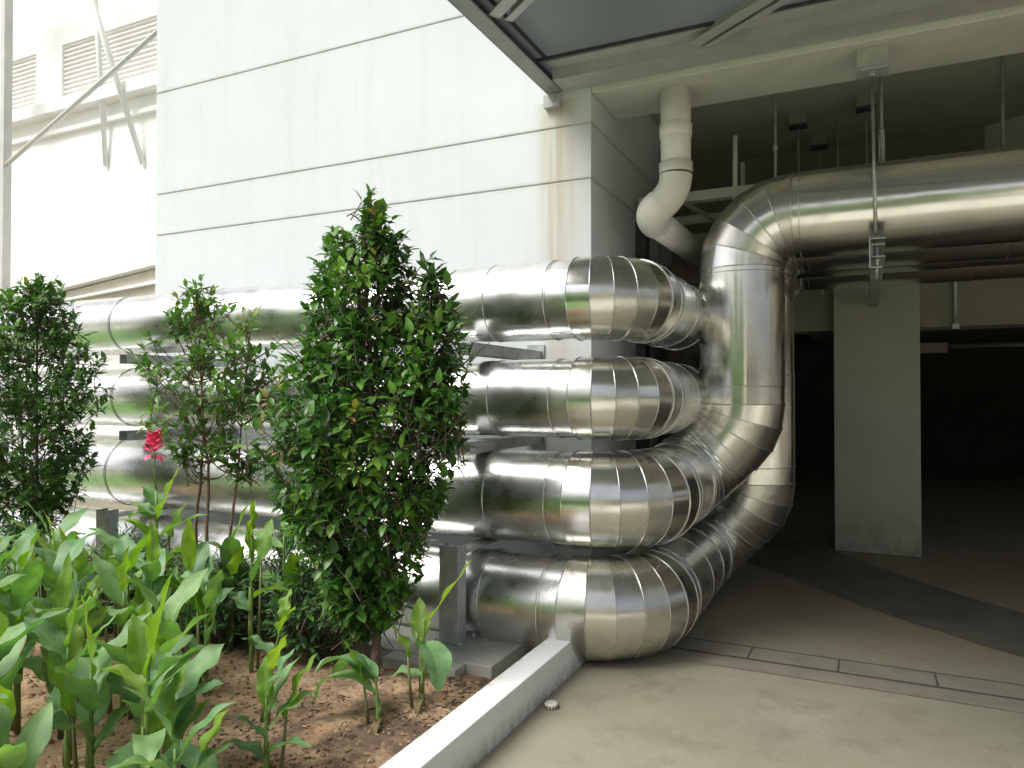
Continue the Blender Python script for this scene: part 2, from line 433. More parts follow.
# box conduit down the return face of the wall
mb = MB(); mb.box(WXR-.02, WXR+.09, 6.25, 6.38, 0, 3.18); 
tag(mb.build('wall_post', M['steel_dark'], bevel=.004), 'dark steel post fixed to the return face of the white wall', 'post')
mb = MB(); mb.box(WXR-.02, WXR+.05, 6.85, 6.95, 2.4, 3.95); 
tag(mb.build('wall_conduit', M['galv'], bevel=.004), 'pale slim conduit high on the return wall behind the plastic drainpipe', 'conduit')

# building on the right: fascia, soffit, ceiling, back wall
bd = thing('car_park_building', 'dim open car park with a pale soffit, dark ceiling and deep unlit interior', 'building', (3, 8, 0))
def bpart(name, mb, mat, parent=None, bevel=0):
    o = mb.build(name, mat, None, None, bevel)
    o.parent = parent or bd
    o.matrix_parent_inverse = ((parent or bd).matrix_world.inverted() if parent else __import__('mathutils').Matrix.Translation((-3,-8,0)))
    return o
mb = MB(); mb.box(WXR+.003, 9, WY+.002, 5.70, 3.81, 8.5); bpart('soffit_beam', mb, M['soffit'], bevel=.006)
mb = MB(); mb.box(WXR+.003, 9, 5.705, 20, 4.20, 4.45); bpart('ceiling', mb, M['ceiling'])
# skew downstand on the right
mb = MB(); mb.prism([(.32,8.93),(4.9,5.65),(5.2,6.0),(.62,9.35)], 2.9, 4.198); bpart('skew_beam', mb, M['pvc'])
mb = MB(); mb.box(WXR+.003, 9, 8.40, 8.85, 2.27, 4.196); bpart('downstand_beam', mb, M['inner_wall'])
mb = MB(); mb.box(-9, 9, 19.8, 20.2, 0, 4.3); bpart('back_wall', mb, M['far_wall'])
mb = MB(); mb.box(8.0, 8.5, 5.2, 5.7, 0, 3.80); mb.box(8.0, 8.5, 11, 11.5, 0, 4.19); bpart('end_pier', mb, M['inner_wall'])
mb = MB(); mb.box(WXR-.4, WXR, 7.61, 20, 0, 4.3); bpart('left_wall', mb, M['inner_wall'])
# skewed side wall far right; round ribs added to imitate downlight scallops
mb = MB()
A, B = Vector((4.1, 19.4, 0)), Vector((7.6, 13.0, 0)); 
d = (B-A).normalized(); nrm = Vector((-d.y, d.x, 0))
mb.prism([(A.x, A.y), (B.x, B.y), (B.x+.4, B.y+.2), (A.x+.4, A.y+.2)], 0, 2.75)
for k in range(6):
    c = A.lerp(B, .08+.17*k); 
    mb.tube([(c.x, c.y, 0), (c.x, c.y, 2.75)], .42, 24)
bpart('scallop_rib_wall', mb, M['warm_wall'])
mb = MB(); mb.box(-1, 9, 12.0, 19.5, 2.78, 2.95); bpart('lower_slab', mb, M['inner_wall'])

# pillar
mb = MB(); mb.box(-.29, .49, 8.27, 8.88, 0, 3.4)
tag(mb.build('square_pillar', M['pillar'], bevel=.008), 'square pale painted pillar standing alone inside the dark car park', 'pillar')

# small services in the dark
mb = MB(); mb.tube([(.4, 9.6, 2.14), (6, 9.6, 2.14)], .03, 10)
tag(mb.build('service_pipe', M['zinc_rod']), 'thin pale pipe running level in the dark behind the pillar', 'pipe')
mb = MB(); mb.box(.42, .82, 9.35, 9.5, 2.06, 2.17)
tag(mb.build('junction_box', M['brown'], bevel=.006), 'small dull brown box beside the pillar under the dark beam', 'box')
mb = MB(); mb.tube([(.80, 8.37, 2.25), (.80, 8.37, 3.3)], .018, 8); mb.box(.77,.83,8.33,8.397,2.24,2.29)
tag(mb.build('beam_conduit', M['galv']), 'slim vertical conduit on the face of the far beam right of the pillar', 'conduit')

# ------------------------------------------------------------------ left sunlit building
fb = thing('sunlit_building', 'overexposed white building with louvred openings seen beyond the grooved wall', 'building', (-12, 9, 0))
def fpart(name, mb, mat, parent=None):
    o = mb.build(name, mat); o.parent = fb
    o.matrix_parent_inverse = __import__('mathutils').Matrix.Translation((12,-9,0))
    return o
mb = MB(); mb.box(-30, -4, 9.0, 9.6, 0, 7.2); mb.box(-30,-4,9.0,9.6,8.35,12)
mb.box(-30,-15.7,9.0,9.6,7.2,8.35); mb.box(-14.75,-13.95,9.0,9.6,7.2,8.35); mb.box(-10.6,-4,9.0,9.6,7.2,8.35)
fpart('wall', mb, M['facade'])
for (x0, x1) in ((-15.7,-14.75), (-13.95,-10.6)):
    mb = MB(); z = 7.25
    while z < 8.33:
        mb.bar((x0, 9.08, z), (x1, 9.08, z), .10, .035, (0,.5,1)); z += .088
    fpart('louvre', mb, M['facade_slat'])
mb = MB(); mb.box(-30, -4, 8.75, 8.997, 6.95, 7.17); mb.box(-30,-4,8.9,8.997,6.6,6.68); fpart('ledge', mb, M['facade_white'])
mb = MB(); mb.box(-30,-4,9.5,9.6,7.2,8.35); fpart('opening_backing', mb, M['facade_white'])
# steel frame before it
fr = thing('steel_window_frame', 'grey steel frame with crossed diagonal braces before the sunlit building', 'frame', (-14.7, 8.3, 0))
def rel(o, t):
    o.parent = t; o.matrix_parent_inverse = __import__('mathutils').Matrix.Translation(t.location).inverted(); return o
mb = MB(); mb.box(-14.60,-14.48,8.25,8.4,0,12); rel(mb.build('mullion', M['facade_frame']), fr)
mb = MB(); mb.box(-18,-4.5,8.24,8.41,9.25,9.4); rel(mb.build('transom', M['facade_frame']), fr)
mb = MB(); mb.tube([(-15.2,8.3,5.6), (-10.0,8.3,7.70)], .042, 10); rel(mb.build('diagonal_brace', M['facade_frame']), fr)
mb = MB(); mb.tube([(-12.35,8.15,9.5), (-11.6,8.97,5.7)], .05, 12); rel(mb.build('diagonal_brace', M['facade_white']), fr)
mb = MB(); mb.tube([(-12.45,8.6,9.2), (-12.6,8.97,5.8)], .045, 12); rel(mb.build('pole', M['facade_white']), fr)
# sloping ramp edge
mb = MB()
def wedge(mb, x0, x1, ya, yb, zt0, zt1, zb0, zb1):
    mb.add([(x0,ya,zb0),(x1,ya,zb1),(x1,yb,zb1),(x0,yb,zb0),(x0,ya,zt0),(x1,ya,zt1),(x1,yb,zt1),(x0,yb,zt0)],
           [(0,3,2,1),(4,5,6,7),(0,1,5,4),(1,2,6,5),(2,3,7,6),(3,0,4,7)])
wedge(mb, -13.8, -9.0, 8.2, 8.9, 3.44, 3.92, 3.34, 3.82)
rp = tag(mb.build('ramp_edge', M['facade_white']), 'pale sloping ramp edge behind the left end of the topmost pipe', 'ramp')
mb = MB(); wedge(mb, -13.6, -9.0, 8.35, 8.9, 3.33, 3.81, 3.22, 3.24); mb.build('ramp_side', M['facade_trim'], rp)
mb = MB(); wedge(mb, -13.2, -9.0, 8.25, 8.34, 3.24, 3.55, 3.21, 3.49); mb.build('ramp_rail', M['facade_white'], rp)

# ------------------------------------------------------------------ canopy
cn = thing('entrance_canopy', 'grey steel framed canopy with a translucent dark panel over the entrance', 'canopy', (1.5, 3, 3.86))
def cpart(name, mb, mat, bevel=.003): return rel(mb.build(name, mat, bevel=bevel), cn)
CX = -2.13; CZ = 3.84
mb = MB(); mb.box(CX, CX+.012, 1.5, 5.06, CZ, CZ+.18); mb.box(CX+.012, CX+.12, 1.5, 5.06, CZ, CZ+.012); mb.box(CX+.012, CX+.05, 1.5, 5.06, CZ+.148, CZ+.16)
cpart('edge_beam', mb, M['canopy_dark'], .002)
mb = MB(); mb.box(CX+.122, 3.4, 4.86, 5.085, CZ+.010, CZ+.022); mb.box(CX+.013, 3.4, 5.06, 5.085, CZ+.023, CZ+.25); mb.box(CX+.122, 3.4, 4.86, 4.872, CZ+.023, CZ+.10)
mb.box(CX+.122, 3.4, 4.74, 4.859, CZ+.088, CZ+.10)
cpart('wall_beam', mb, M['canopy_steel'], .002)
mb = MB(); mb.box(CX+.055, 3.4, 4.722, 4.738, CZ+.102, CZ+.121); mb.box(CX+.122, CX+.138, 1.5, 4.72, CZ+.102, CZ+.121)
cpart('gasket', mb, M['steel_dark'], 0)
def ribat(x0, y0, L, w=.17):
    dx, dy = math.cos(R(-37)), math.sin(R(-37)); nx_, ny_ = -dy, dx
    mb = MB()
    for off, ww in ((-.045, .08), (.055, .05)):
        a = Vector((x0+nx_*off, y0+ny_*off, CZ+.028)); b = a + Vector((dx*L, dy*L, 0))
        mb.bar(a, b, ww, .010); mb.bar(a+Vector((nx_*ww*.42, ny_*ww*.42, .048)), b+Vector((nx_*ww*.42, ny_*ww*.42, .048)), .010, .084)
    cpart('rib', mb, M['canopy_steel'], .002)
ribat(-.96, 4.83, 5.3); ribat(-1.97, 3.95, 3.9); ribat(-1.97, 2.3, 1.1); ribat(.9, 4.83, 3.1); 
mb = MB(); mb.box(3.402, 3.45, 1.5, 5.06, CZ, CZ+.20); cpart('edge_beam', mb, M['canopy_steel'], .002)
mb = MB(); mb.box(CX, 3.45, 1.448, 1.498, CZ, CZ+.20); cpart('edge_beam', mb, M['canopy_steel'], .002)
mb = MB(); mb.box(CX+.014, 3.4, 1.5, 5.055, CZ+.124, CZ+.136); cpart('roof_panel', mb, M['panel'], 0)
mb = MB(); mb.box(CX-.03, CX+.10, 5.05, 5.097, CZ-.10, CZ-.003); mb.tube([(CX+.05,5.03,CZ-.04),(CX+.05,5.05,CZ-.04)], .018, 8)
cpart('wall_bracket', mb, M['canopy_steel'])

# ------------------------------------------------------------------ insulated pipes
def frame(d):
    d = Vector(d).normalized(); e1 = d.cross(Vector((0,0,1)))
    if e1.length < .1: e1 = Vector((0,1,0)) - d*d.y
    e1.normalize(); return d, e1, d.cross(e1)
def gore(mb, P, Q, n0, n1, r, ns=56, mi=0):
    """true cylinder between P and Q cut by planes with normals n0, n1"""
    P, Q = Vector(P), Vector(Q); d, e1, e2 = frame(Q-P)
    n0, n1 = Vector(n0), Vector(n1); vs = []
    rings = [[], []]
    for k, (C0, n) in enumerate(((P, n0), (Q, n1))):
        for j in range(ns):
            a = 2*PI*j/ns; rad = (e1*math.cos(a)+e2*math.sin(a))*r
            rings[k].append(C0 + rad - d*(rad.dot(n)/d.dot(n)))
    mb.add(rings[0]+rings[1], [(j, (j+1) % ns, ns+(j+1) % ns, ns+j) for j in range(ns)], True, mi)
    return rings
def bead(mb, ring, br=.0045):
    mb.tube(ring, br, 6, False, True, 0)
def rivets(mb, a, b, n, rad, axisout):
    a, b = Vector(a), Vector(b)
    for i in range(n):
        p = a.lerp(b, (i+.5)/n); o = Vector(axisout).normalized()
        mb.tube([p, p+o*.004], [rad, rad*.6], 6)

class Pipe:
    def __init__(s, name, label, r, group, loc):
        s.r = r; s.t = thing(name, label, 'pipe', loc, 0, group)
    def straight(s, a, b, seams=(), r=None, seam_ang=None, name='straight_section', mat='jacket'):
        r = r or s.r; a, b = Vector(a), Vector(b); d, e1, e2 = frame(b-a)
        L = (b-a).length; cuts = [0] + sorted(seams) + [L]
        mb = MB(); bb = MB()
        for i in range(len(cuts)-1):
            rr = r + (.0035 if i % 2 else 0)
            rg = gore(mb, a+d*(cuts[i]-(.012 if i % 2 else 0)), a+d*(cuts[i+1]+(.012 if i % 2 else 0)), d, d, rr)
            if i > 0: bead(bb, gore(MB(), a+d*(cuts[i]-.002), a+d*(cuts[i]+1), d, d, r+.003)[0], .004)
        o = rel(mb.build(name, M[mat], fixn=True), s.t)
        if seam_ang is not None:
            c, sn = math.cos(seam_ang), math.sin(seam_ang); out = e1*c + e2*sn
            bb.bar(a+out*(r+.002), b+out*(r+.002), .012, .004, out)
            k = max(3, int(L/.16)); rivets(bb, a+out*(r+.004), b+out*(r+.004), k, .0045, out)
        if bb.v:
            q = bb.build('seam_band', M['bead']); q.parent = o; q.matrix_parent_inverse = o.matrix_world.inverted()
        return o
    def elbow(s, start, d0, d1, Rb, n, r=None):
        r = r or s.r + .010
        d0, d1 = Vector(d0).normalized(), Vector(d1).normalized()
        ang = d0.angle(d1); d1 = (d1 - d0*d0.dot(d1)).normalized()
        start = Vector(start); c = start + d1*Rb
        pts, nr = [], []
        for k in range(n+1):
            a = ang*k/n
            pts.append(c - d1*Rb*math.cos(a) + d0*Rb*math.sin(a))
            nr.append((d0*math.cos(a) + d1*math.sin(a)))
        mb = MB(); bb = MB()
        for k in range(n):
            rr = r + (.0025 if k % 2 else 0) + random.uniform(-.0015, .0015)
            rg = gore(mb, pts[k], pts[k+1], nr[k], nr[k+1], rr, 56, random.choice((0, 0, 1, 2)))
            bead(bb, rg[0], .0045)
            if k == n-1: bead(bb, rg[1], .0045)
        o = rel(mb.build('elbow', [M['jacket_elbow'], M['jacket_elbow_b'], M['jacket_elbow_c']]), s.t)
        q = bb.build('seam_band', M['bead']); q.parent = o
        return pts[-1]

G = 'aluminium clad pipes along the wall'
RE = .39           # bend radius of every elbow
ZT = 2.87
def run(r, Y0, z0, Yv, xs, label, seed):
    random.seed(seed)
    p = Pipe('insulated_pipe', label, r, G, (-4, Y0, 0))
    x0 = -12.5; xe = xs - .015
    seams = []
    last = (-2.13, -1.72)
    for s_ in (-11.3, -10.2, -9.1, -7.9, -6.75, -5.65, -4.55, -3.30) + last:
        seams.append(s_ + random.uniform(-.02, .02) - x0)
    p.straight((x0, Y0, z0), (xe, Y0, z0), seams, None, R(60 if seed % 2 else 75))
    RE = .37 if r > .27 else .30
    e = p.elbow((xe, Y0, z0), (1,0,0), (0,1,0), RE, 6)
    s1 = Yv - RE - e.y
    cuts = [c for c in (.12, .55, .95) if c < s1-.1]
    D2 = Vector((1,0,1)).normalized()
    b = Vector((e.x, Yv-RE, z0))
    if z0 < 2.0:
        p.straight(e, b, cuts, r+.006)
        e2 = p.elbow(b, (0,1,0), D2, RE, 6)
        st = .085 if r > .27 else .05
        m = e2 + D2*st
        p.straight(e2, m, [], r+.006)
        e3 = p.elbow(m, D2, (0,0,1), RE, 3)
        zt = ZT - RE
        if zt > e3.z + .05:
            L = zt-e3.z
            p.straight(e3, (e3.x, e3.y, zt), [.13, L-.035] if L < 1 else [.13, .13+(L-.165)*.5, L-.035], r+.008, R(140), mat='jacket_riser')
            q = Vector((e3.x, e3.y, zt))
        else: q = e3
        e4 = p.elbow(q, (0,0,1), (1,0,0), RE, 5)
    else:
        p.straight(e, b, cuts, r+.006)
        e2 = p.elbow(b, (0,1,0), D2, RE, 6)
        L = (ZT - .117 - e2.z)/.7071
        m = e2 + D2*L
        if L > .02: p.straight(e2, m, [], r+.006)
        e4 = p.elbow(m, D2, (1,0,0), RE, 3)
    p.straight(e4, (8.5, e4.y, e4.z), [.05, 1.35, 2.6, 3.8, 5.0], r+.008, R(150), mat='jacket_riser')
    return p
P4 = run(.29, 4.22, .315, 6.24, -1.59, 'lowest silver clad pipe, its elbow lying on the floor at the kerb end', 4)
P3 = run(.29, 4.33, .945, 5.59, -1.60, 'third silver pipe from the top, sweeping up into the thick front riser', 3)
P2 = run(.245, 4.32, 1.575, 6.88, -1.575, 'second silver pipe from the top, bending away behind the riser', 2)
P1 = run(.245, 4.30, 2.19, 7.50, -1.575, 'topmost silver clad pipe, with a blotchy elbow beside the wall corner', 1)

# large brown lagged bend behind
p = thing('lagged_vessel', 'big dull brown round topped vessel in the shadows behind the drainpipe', 'tank', (-1.46, 7.05, 0))
mb = MB(); pts = [(-1.46, 7.05, .0), (-1.46, 7.05, 2.62)]; rr = [.31, .31]
for k in range(1, 9):
    a = PI/2*k/8; pts.append((-1.46, 7.05, 2.62+.30*math.sin(a))); rr.append(max(.004, .31*math.cos(a)))
mb.tube(pts, rr, 36); rel(mb.build('body', M['brown']), p)
mb = MB(); bead(mb, gore(MB(), (-1.46,7.05,2.60), (-1.46,7.05,3), (0,0,1), (0,0,1), .312)[0], .008)
rel(mb.build('strap', M['steel_dark']), p)

# ------------------------------------------------------------------ pipe supports
def i_post(mb, x, y, z0, z1, w=.13, dth=.11):
    mb.box(x-w/2, x+w/2, y-dth/2, y-dth/2+.010, z0, z1)
    mb.box(x-w/2, x+w/2, y+dth/2-.010, y+dth/2, z0, z1)
    mb.box(x-.005, x+.005, y-dth/2+.011, y+dth/2-.011, z0, z1)
def support(x, label):
    t = thing('pipe_support', label, 'support', (x, 3.86, 0), 0, 'steel supports carrying the pipes')
    mb = MB(); 
    # channel post, open to the side
    mb.box(x-.065, x+.065, 3.80, 3.81, .12, .70); mb.box(x-.065, x-.055, 3.8105, 3.90, .12, .70); mb.box(x+.055, x+.065, 3.8105, 3.90, .12, .70)
    rel(mb.build('post', M['galv'], bevel=.003), t)
    mb = MB(); mb.box(x-.11, x+.11, 3.76, 3.98, .105, .119); 
    for i in (-1,1):
        for j in (-1,1): mb.tube([(x+i*.085, 3.87+j*.085, .115), (x+i*.085, 3.87+j*.085, .145)], .011, 6)
    rel(mb.build('base_plate', M['galv']), t)
    mb = MB(); mb.box(x-.06, x+.06, 3.905, 5.098, .636, .648); mb.box(x-.06, x+.06, 3.80, 3.812, .56, .6355) if False else None
    rel(mb.build('beam', M['galv'], bevel=.003), t)
    for z in (1.255, 1.872):
        mb = MB()
        mb.box(x-.05, x+.05, 3.98, 5.085, z+.043, z+.052); mb.box(x-.05, x-.042, 3.98, 5.085, z-.025, z+.0425); mb.box(x+.042, x+.05, 3.98, 5.085, z-.025, z+.0425)
        o = rel(mb.build('bracket_arm', M['galv'], bevel=.002), t)
        mb = MB(); mb.box(x-.07, x+.07, 5.086, 5.099, z-.12, z+.10); q = mb.build('wall_plate', M['galv']); q.parent = o
    return t
support(-2.24, 'steel pipe support with a channel post beside the tall dark shrub')
support(-5.36, 'steel pipe support whose grey post stands behind the red flower')
# saddles on the pipes over each bracket
# ------------------------------------------------------------------ white drainpipe
dp = thing('plastic_drainpipe', 'cream plastic drainpipe dropping from the soffit and bending back into shadow', 'drainpipe', (-1.23, 5.3, 3.8))
mb = MB(); mb.tube([(-1.23,5.32,3.808), (-1.23,5.32,3.22)], .108, 36); rel(mb.build('pipe', M['pvc']), dp)
mb = MB()
mb.tube([(-1.23,5.32,3.56), (-1.23,5.32,3.555), (-1.23,5.32,3.47),(-1.23,5.32,3.465)], [.108,.117,.117,.108], 36, False); rel(mb.build('coupling', M['pvc']), dp); mb = MB()
mb.tube([(-1.23,5.32,3.28), (-1.23,5.32,3.275), (-1.23,5.32,3.20)], [.108,.121,.121], 36, False); rel(mb.build('coupling', M['pvc']), dp); mb = MB()
pts = []
P0 = Vector((-1.23,5.32,3.19)); D0 = Vector((0,0,-1)); D1 = Vector((-.80,-.10,-.59)).normalized()
for k in range(9):
    t = k/8; pts.append(P0*(1-t)**2 + (P0+D0*.13)*2*t*(1-t) + (P0+D0*.13+D1*.15)*t*t)
mb.tube(pts, .117, 36, False)
E = pts[-1]; rel(mb.build('elbow', M['pvc']), dp)
mb = MB(); pts2 = []
c1 = E + D1*.10
for k in range(9):
    t = k/8; pts2.append(E*(1-t)**2 + c1*2*t*(1-t) + (c1+Vector((.02,.16,-.02)))*t*t)
mb.tube([E-D1*.02]+pts2, .122, 36, False); rel(mb.build('elbow', M['pvc']), dp)
mb = MB(); mb.tube([pts2[-1]-Vector((0,.03,0)), pts2[-1]+Vector((.06,1.35,-.03))], .108, 36); rel(mb.build('pipe', M['pvc']), dp)

# ------------------------------------------------------------------ hangers
def hanger(x, y, ztop, zbot, label, plate=(.20,.16), name='pipe_hanger', rod=.011, clamp=True, h=.17):
    t = thing(name, label, 'hanger', (x, y, ztop), 0, None)
    mb = MB(); mb.box(x-plate[0]/2, x+plate[0]/2, y-plate[1]/2, y+plate[1]/2, ztop-h+.02, ztop-.002)
    rel(mb.build('ceiling_box', M['plinth'] if ztop < 4 else M['inner_wall'], bevel=.004), t)
    mb = MB(); mb.box(x-plate[0]/2-.004, x+plate[0]/2+.004, y-plate[1]/2-.004, y+plate[1]/2+.004, ztop-h, ztop-h+.018)
    mb.tube([(x,y,ztop-h-.02),(x,y,ztop-h)], .02, 6)
    rel(mb.build('plate', M['steel_dark'] if ztop > 4 else M['galv']), t)
    mb = MB(); mb.tube([(x, y, ztop-h-.01), (x+.02*(ztop-zbot)/1.5, y, zbot)], rod, 10); rel(mb.build('threaded_rod', M['zinc_rod'] if ztop < 4 else M['galv']), t)
    return t
t = hanger(.052, 5.24, 3.81, 2.50, 'bright threaded rod hanger in front of the thick overhead pipe', (.18, .13), h=.15)
t2 = thing('trapeze_beam', 'steel channel end clamped on the rod beneath the overhead pipes', 'beam', (.08, 5.35, 2.5))
mb = MB(); mb.box(.04, .12, 5.20, 8.2, 2.548, 2.556); mb.box(.04,.12,5.20,8.2,2.47,2.478); mb.box(.04,.048,5.20,8.2,2.479,2.547)
rel(mb.build('channel', M['galv'], bevel=.002), t2)
for z in (2.60, 2.455):
    mb = MB(); mb.tube([(.075, 5.235, z-.008), (.075, 5.235, z+.008)], .022, 6); rel(mb.build('nut', M['zinc_rod']), t2)
mb = MB(); mb.tube([(.073,5.235,2.33),(.073,5.235,2.62)], .010, 8); mb.box(.03,.125,5.19,5.28,2.583,2.591); mb.box(.028,.036,5.17,5.30,2.40,2.60); mb.box(.03,.10,5.19,5.28,2.40,2.408)
rel(mb.build('clamp', M['zinc_rod']), t2)
specs = [(-.62, 6.05, 2.6, 'thin hanger rod just behind the drainpipe and left of the riser top'),
         (-.55, 7.3, 2.6, 'ceiling box with a rod, left one of the boxes above the pipe bend'),
         (-.40, 8.0, 2.6, 'darkest small ceiling hanger, deepest above the pipe bend'),
         (.02, 7.1, 2.6, 'ceiling hanger right behind the bright rod'),
         (.12, 6.0, 2.9, 'slim dark rod close on the right of the bright rod'),
         (.95, 6.6, 2.9, 'dark rod at the right end of the overhead pipe')]
for i, (x, y, zb, lb) in enumerate(specs):
    if i in (0, 4, 5):
        t = thing('hanger_rod', lb, 'rod', (x, y, 4.2))
        mb = MB(); mb.tube([(x, y, 4.198), (x, y, zb)], .011, 8); rel(mb.build('threaded_rod', M['galv']), t)
        mb = MB(); mb.tube([(x,y,3.5),(x,y,3.54)], .018, 8); mb.tube([(x,y,4.17),(x,y,4.199)], .02, 6); rel(mb.build('nut', M['galv']), t)
    else: hanger(x, y, 4.2, zb, lb, (.15, .12), h=.12)
# small ceiling lamp / detector hanging on a drop
t = thing('drop_detector', 'small pale bulb shaped fitting hanging above the pipe bend', 'ceiling fitting', (-.22, 7.6, 4.2))
mb = MB(); mb.tube([(-.22,7.6,4.198),(-.22,7.6,3.5)], .009, 8); rel(mb.build('stem', M['galv']), t)
mb = MB(); mb.tube([(-.22,7.6,3.52),(-.22,7.6,3.49),(-.22,7.6,3.44),(-.22,7.6,3.41)], [.015,.045,.045,.02], 16); rel(mb.build('fitting', M['pvc']), t)
# cable ladder frame behind the riser
t = thing('cable_ladder', 'pale steel angle frame slung between the drainpipe and the riser top', 'cable ladder', (-1.2, 6.4, 3.2))
mb = MB(); mb.box(-1.76, .3, 6.20, 6.24, 3.22, 3.30); mb.box(-1.76, .3, 6.241, 6.30, 3.22, 3.226); rel(mb.build('rail', M['soffit']), t)
mb = MB(); mb.box(-1.76, .3, 6.95, 6.99, 3.20, 3.28); rel(mb.build('rail', M['soffit']), t)
mb = MB(); mb.box(-1.76, -.3, 7.4, 7.44, 3.12, 3.20); rel(mb.build('rail', M['soffit']), t)
for x in (-1.25, -.6):
    mb = MB(); mb.bar((x-.12, 6.1, 3.205), (x+.12, 7.45, 3.185), .05, .012); rel(mb.build('cross_bar', M['soffit']), t)
for x, y in ((-.95, 6.22), (-1.0, 6.97)):
    mb = MB(); mb.tube([(x,y,3.05),(x,y,3.72)], .020, 10); rel(mb.build('hanger_tube', M['pvc']), t)
mb = MB(); mb.tube([(.12, 6.05, 3.3), (.12, 6.05, 3.55)], .022, 10)
tag(mb.build('cable_sleeve', M['pvc']), 'short cream sleeve on the rod above the overhead pipe', 'sleeve')

# ------------------------------------------------------------------ kerb, plinth, soil
mb = MB(); mb.box(-1.668, -1.523, -3, 4.25, -.02, .19)
tag(mb.build('planter_kerb', M['kerb'], bevel=.006), 'white painted kerb running between the planting bed and the paving', 'kerb')
mb = MB(); mb.box(-13, -1.86, 3.62, 5.097, -.05, .105)
mb.box(-2.50, -2.02, 3.50, 3.617, -.05, .10)
tag(mb.build('concrete_plinth', M['plinth'], bevel=.008), 'low grey concrete plinth under the pipes behind the planting', 'plinth')
# soil
nx, ny = 200, 130
X0, X1, Y0s, Y1s = -6.6, -1.672, .6, 3.66
vs = []
def soil_z(x, y):
    z = .085 + .028*noise.noise((x*.9, y*.9, 0)) + .016*noise.noise((x*3.5, y*3.5, 3)) + .008*noise.noise((x*11, y*11, 7)) + .004*noise.noise((x*27, y*27, 1))
    if x > -1.9: z -= .05*(x+1.9)/.23
    if y > 3.3: z -= .05*min(1, (y-3.3)/.3)
    return max(z, .012)
for j in range(ny+1):
    for i in range(nx+1):
        x = X0+(X1-X0)*(1-(1-i/nx)**1.0); y = Y0s+(Y1s-Y0s)*j/ny
        vs.append((x, y, soil_z(x, y)))
mb = MB(); mb.add(vs, [(j*(nx+1)+i, j*(nx+1)+i+1, (j+1)*(nx+1)+i+1, (j+1)*(nx+1)+i) for j in range(ny) for i in range(nx)], True)
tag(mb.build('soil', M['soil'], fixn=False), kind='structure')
mb = MB(); mb.add([(-14,-5,.06),(-1.672,-5,.06),(-1.672,.62,.06),(-14,.62,.06),(-14,3.6,.07),(-6.62,3.6,.07),(-6.62,.62,.06)], [(0,1,2,3),(3,6,5,4)])
tag(mb.build('lawn', M['lawn']), kind='structure')
sheet('bounce_paving', -1.5, 30, -30, 1.7, .004, M['yard'])  # pale paving out of view, added to bounce light onto pipes and interior
sheet('yard_path', -40, -1.672, -30, -5.1, .004, M['yard'])
# clods and leaf litter
mb = MB()
for _ in range(4200):
    x = random.uniform(-5.5, -1.72); y = random.uniform(1.6, 3.55); s = random.choice((.003, .004, .006, .009, .015))*random.uniform(.7, 1.3)
    z = soil_z(x, y) + s*.2
    vv = [(x+random.uniform(.6,1.2)*s*a, y+random.uniform(.6,1.2)*s*b, z+random.uniform(.5,1)*s*c) for a,b,c in ((1,0,0),(-1,0,0),(0,1,0),(0,-1,0),(0,0,1),(0,0,-1))]
    mb.add(vv, [(0,2,4),(2,1,4),(1,3,4),(3,0,4),(2,0,5),(1,2,5),(3,1,5),(0,3,5)])
tag(mb.build('soil_clods', M['clod'], fixn=False), 'crumbs and small clods of earth strewn over the bed', 'soil', kind='stuff')
mb = MB()
for _ in range(2600):
    x = -1.72 - abs(random.gauss(0, .62)); y = random.uniform(2.0, 3.5); s = random.choice((.003, .004, .006, .009))*random.uniform(.7, 1.3)
    if noise.noise((x*3, y*3, 5)) < .02 or x < -3.6: continue
    z = soil_z(x, y) + s*.2; a = random.uniform(0, PI); ca, sa = math.cos(a), math.sin(a); e = random.uniform(1, 2.8)
    vv = []
    for p, q, r_ in ((1,0,0),(-1,0,0),(0,1,0),(0,-1,0),(0,0,1),(0,0,-1)):
        p *= s*e; q *= s*.8
        vv.append((x+(p*ca-q*sa)*random.uniform(.7,1.2), y+(p*sa+q*ca)*random.uniform(.7,1.2), z+s*.6*r_))
    mb.add(vv, [(0,2,4),(2,1,4),(1,3,4),(3,0,4),(2,0,5),(1,2,5),(3,1,5),(0,3,5)])
tag(mb.build('mulch', M['mulch'], fixn=False), 'dark bark mulch and crumbs around the foot of the tallest shrub', 'mulch', kind='stuff')
mb = MB()
for _ in range(120):
    x = random.uniform(-3.6, -1.75); y = random.uniform(1.9, 3.5); L = random.uniform(.012, .03); a = random.uniform(0, 2*PI)
    z = soil_z(x, y)+.006; c, s = math.cos(a), math.sin(a)
    pts = [(-L,0,0),(-.2*L,.35*L,.25*L),(L,0,.1*L),(-.1*L,-.35*L,.2*L)]
    mb.add([(x+px*c-py*s, y+px*s+py*c, z+pz) for px,py,pz in pts], [(0,1,2),(0,2,3)])
tag(mb.build('leaf_litter', M['dry'], fixn=False), 'dry fallen leaves scattered on the dark soil', 'leaf litter', kind='stuff')

# small floor vent cap
t = thing('floor_vent_cap', 'small round pale slotted cap on the paving beside the kerb', 'vent cap', (-1.455, 3.50, 0))
mb = MB(); mb.tube([(0,0,.002),(0,0,.022),(0,0,.028)], [.036,.036,.028], 24); mb.build('cap', M['drain'], t)
mb = MB()
for k in range(14):
    a = 2*PI*k/14; mb.bar((.030*math.cos(a), .030*math.sin(a), .013), (.0385*math.cos(a), .0385*math.sin(a), .013), .006, .016)
mb.build('slot', M['steel_dark'], t)

# ------------------------------------------------------------------ foliage
def set_tint(me, tints_per_vert):
    at = me.attributes.new('tint', 'FLOAT', 'POINT'); at.data.foreach_set('value', np.asarray(tints_per_vert, dtype=np.float32))

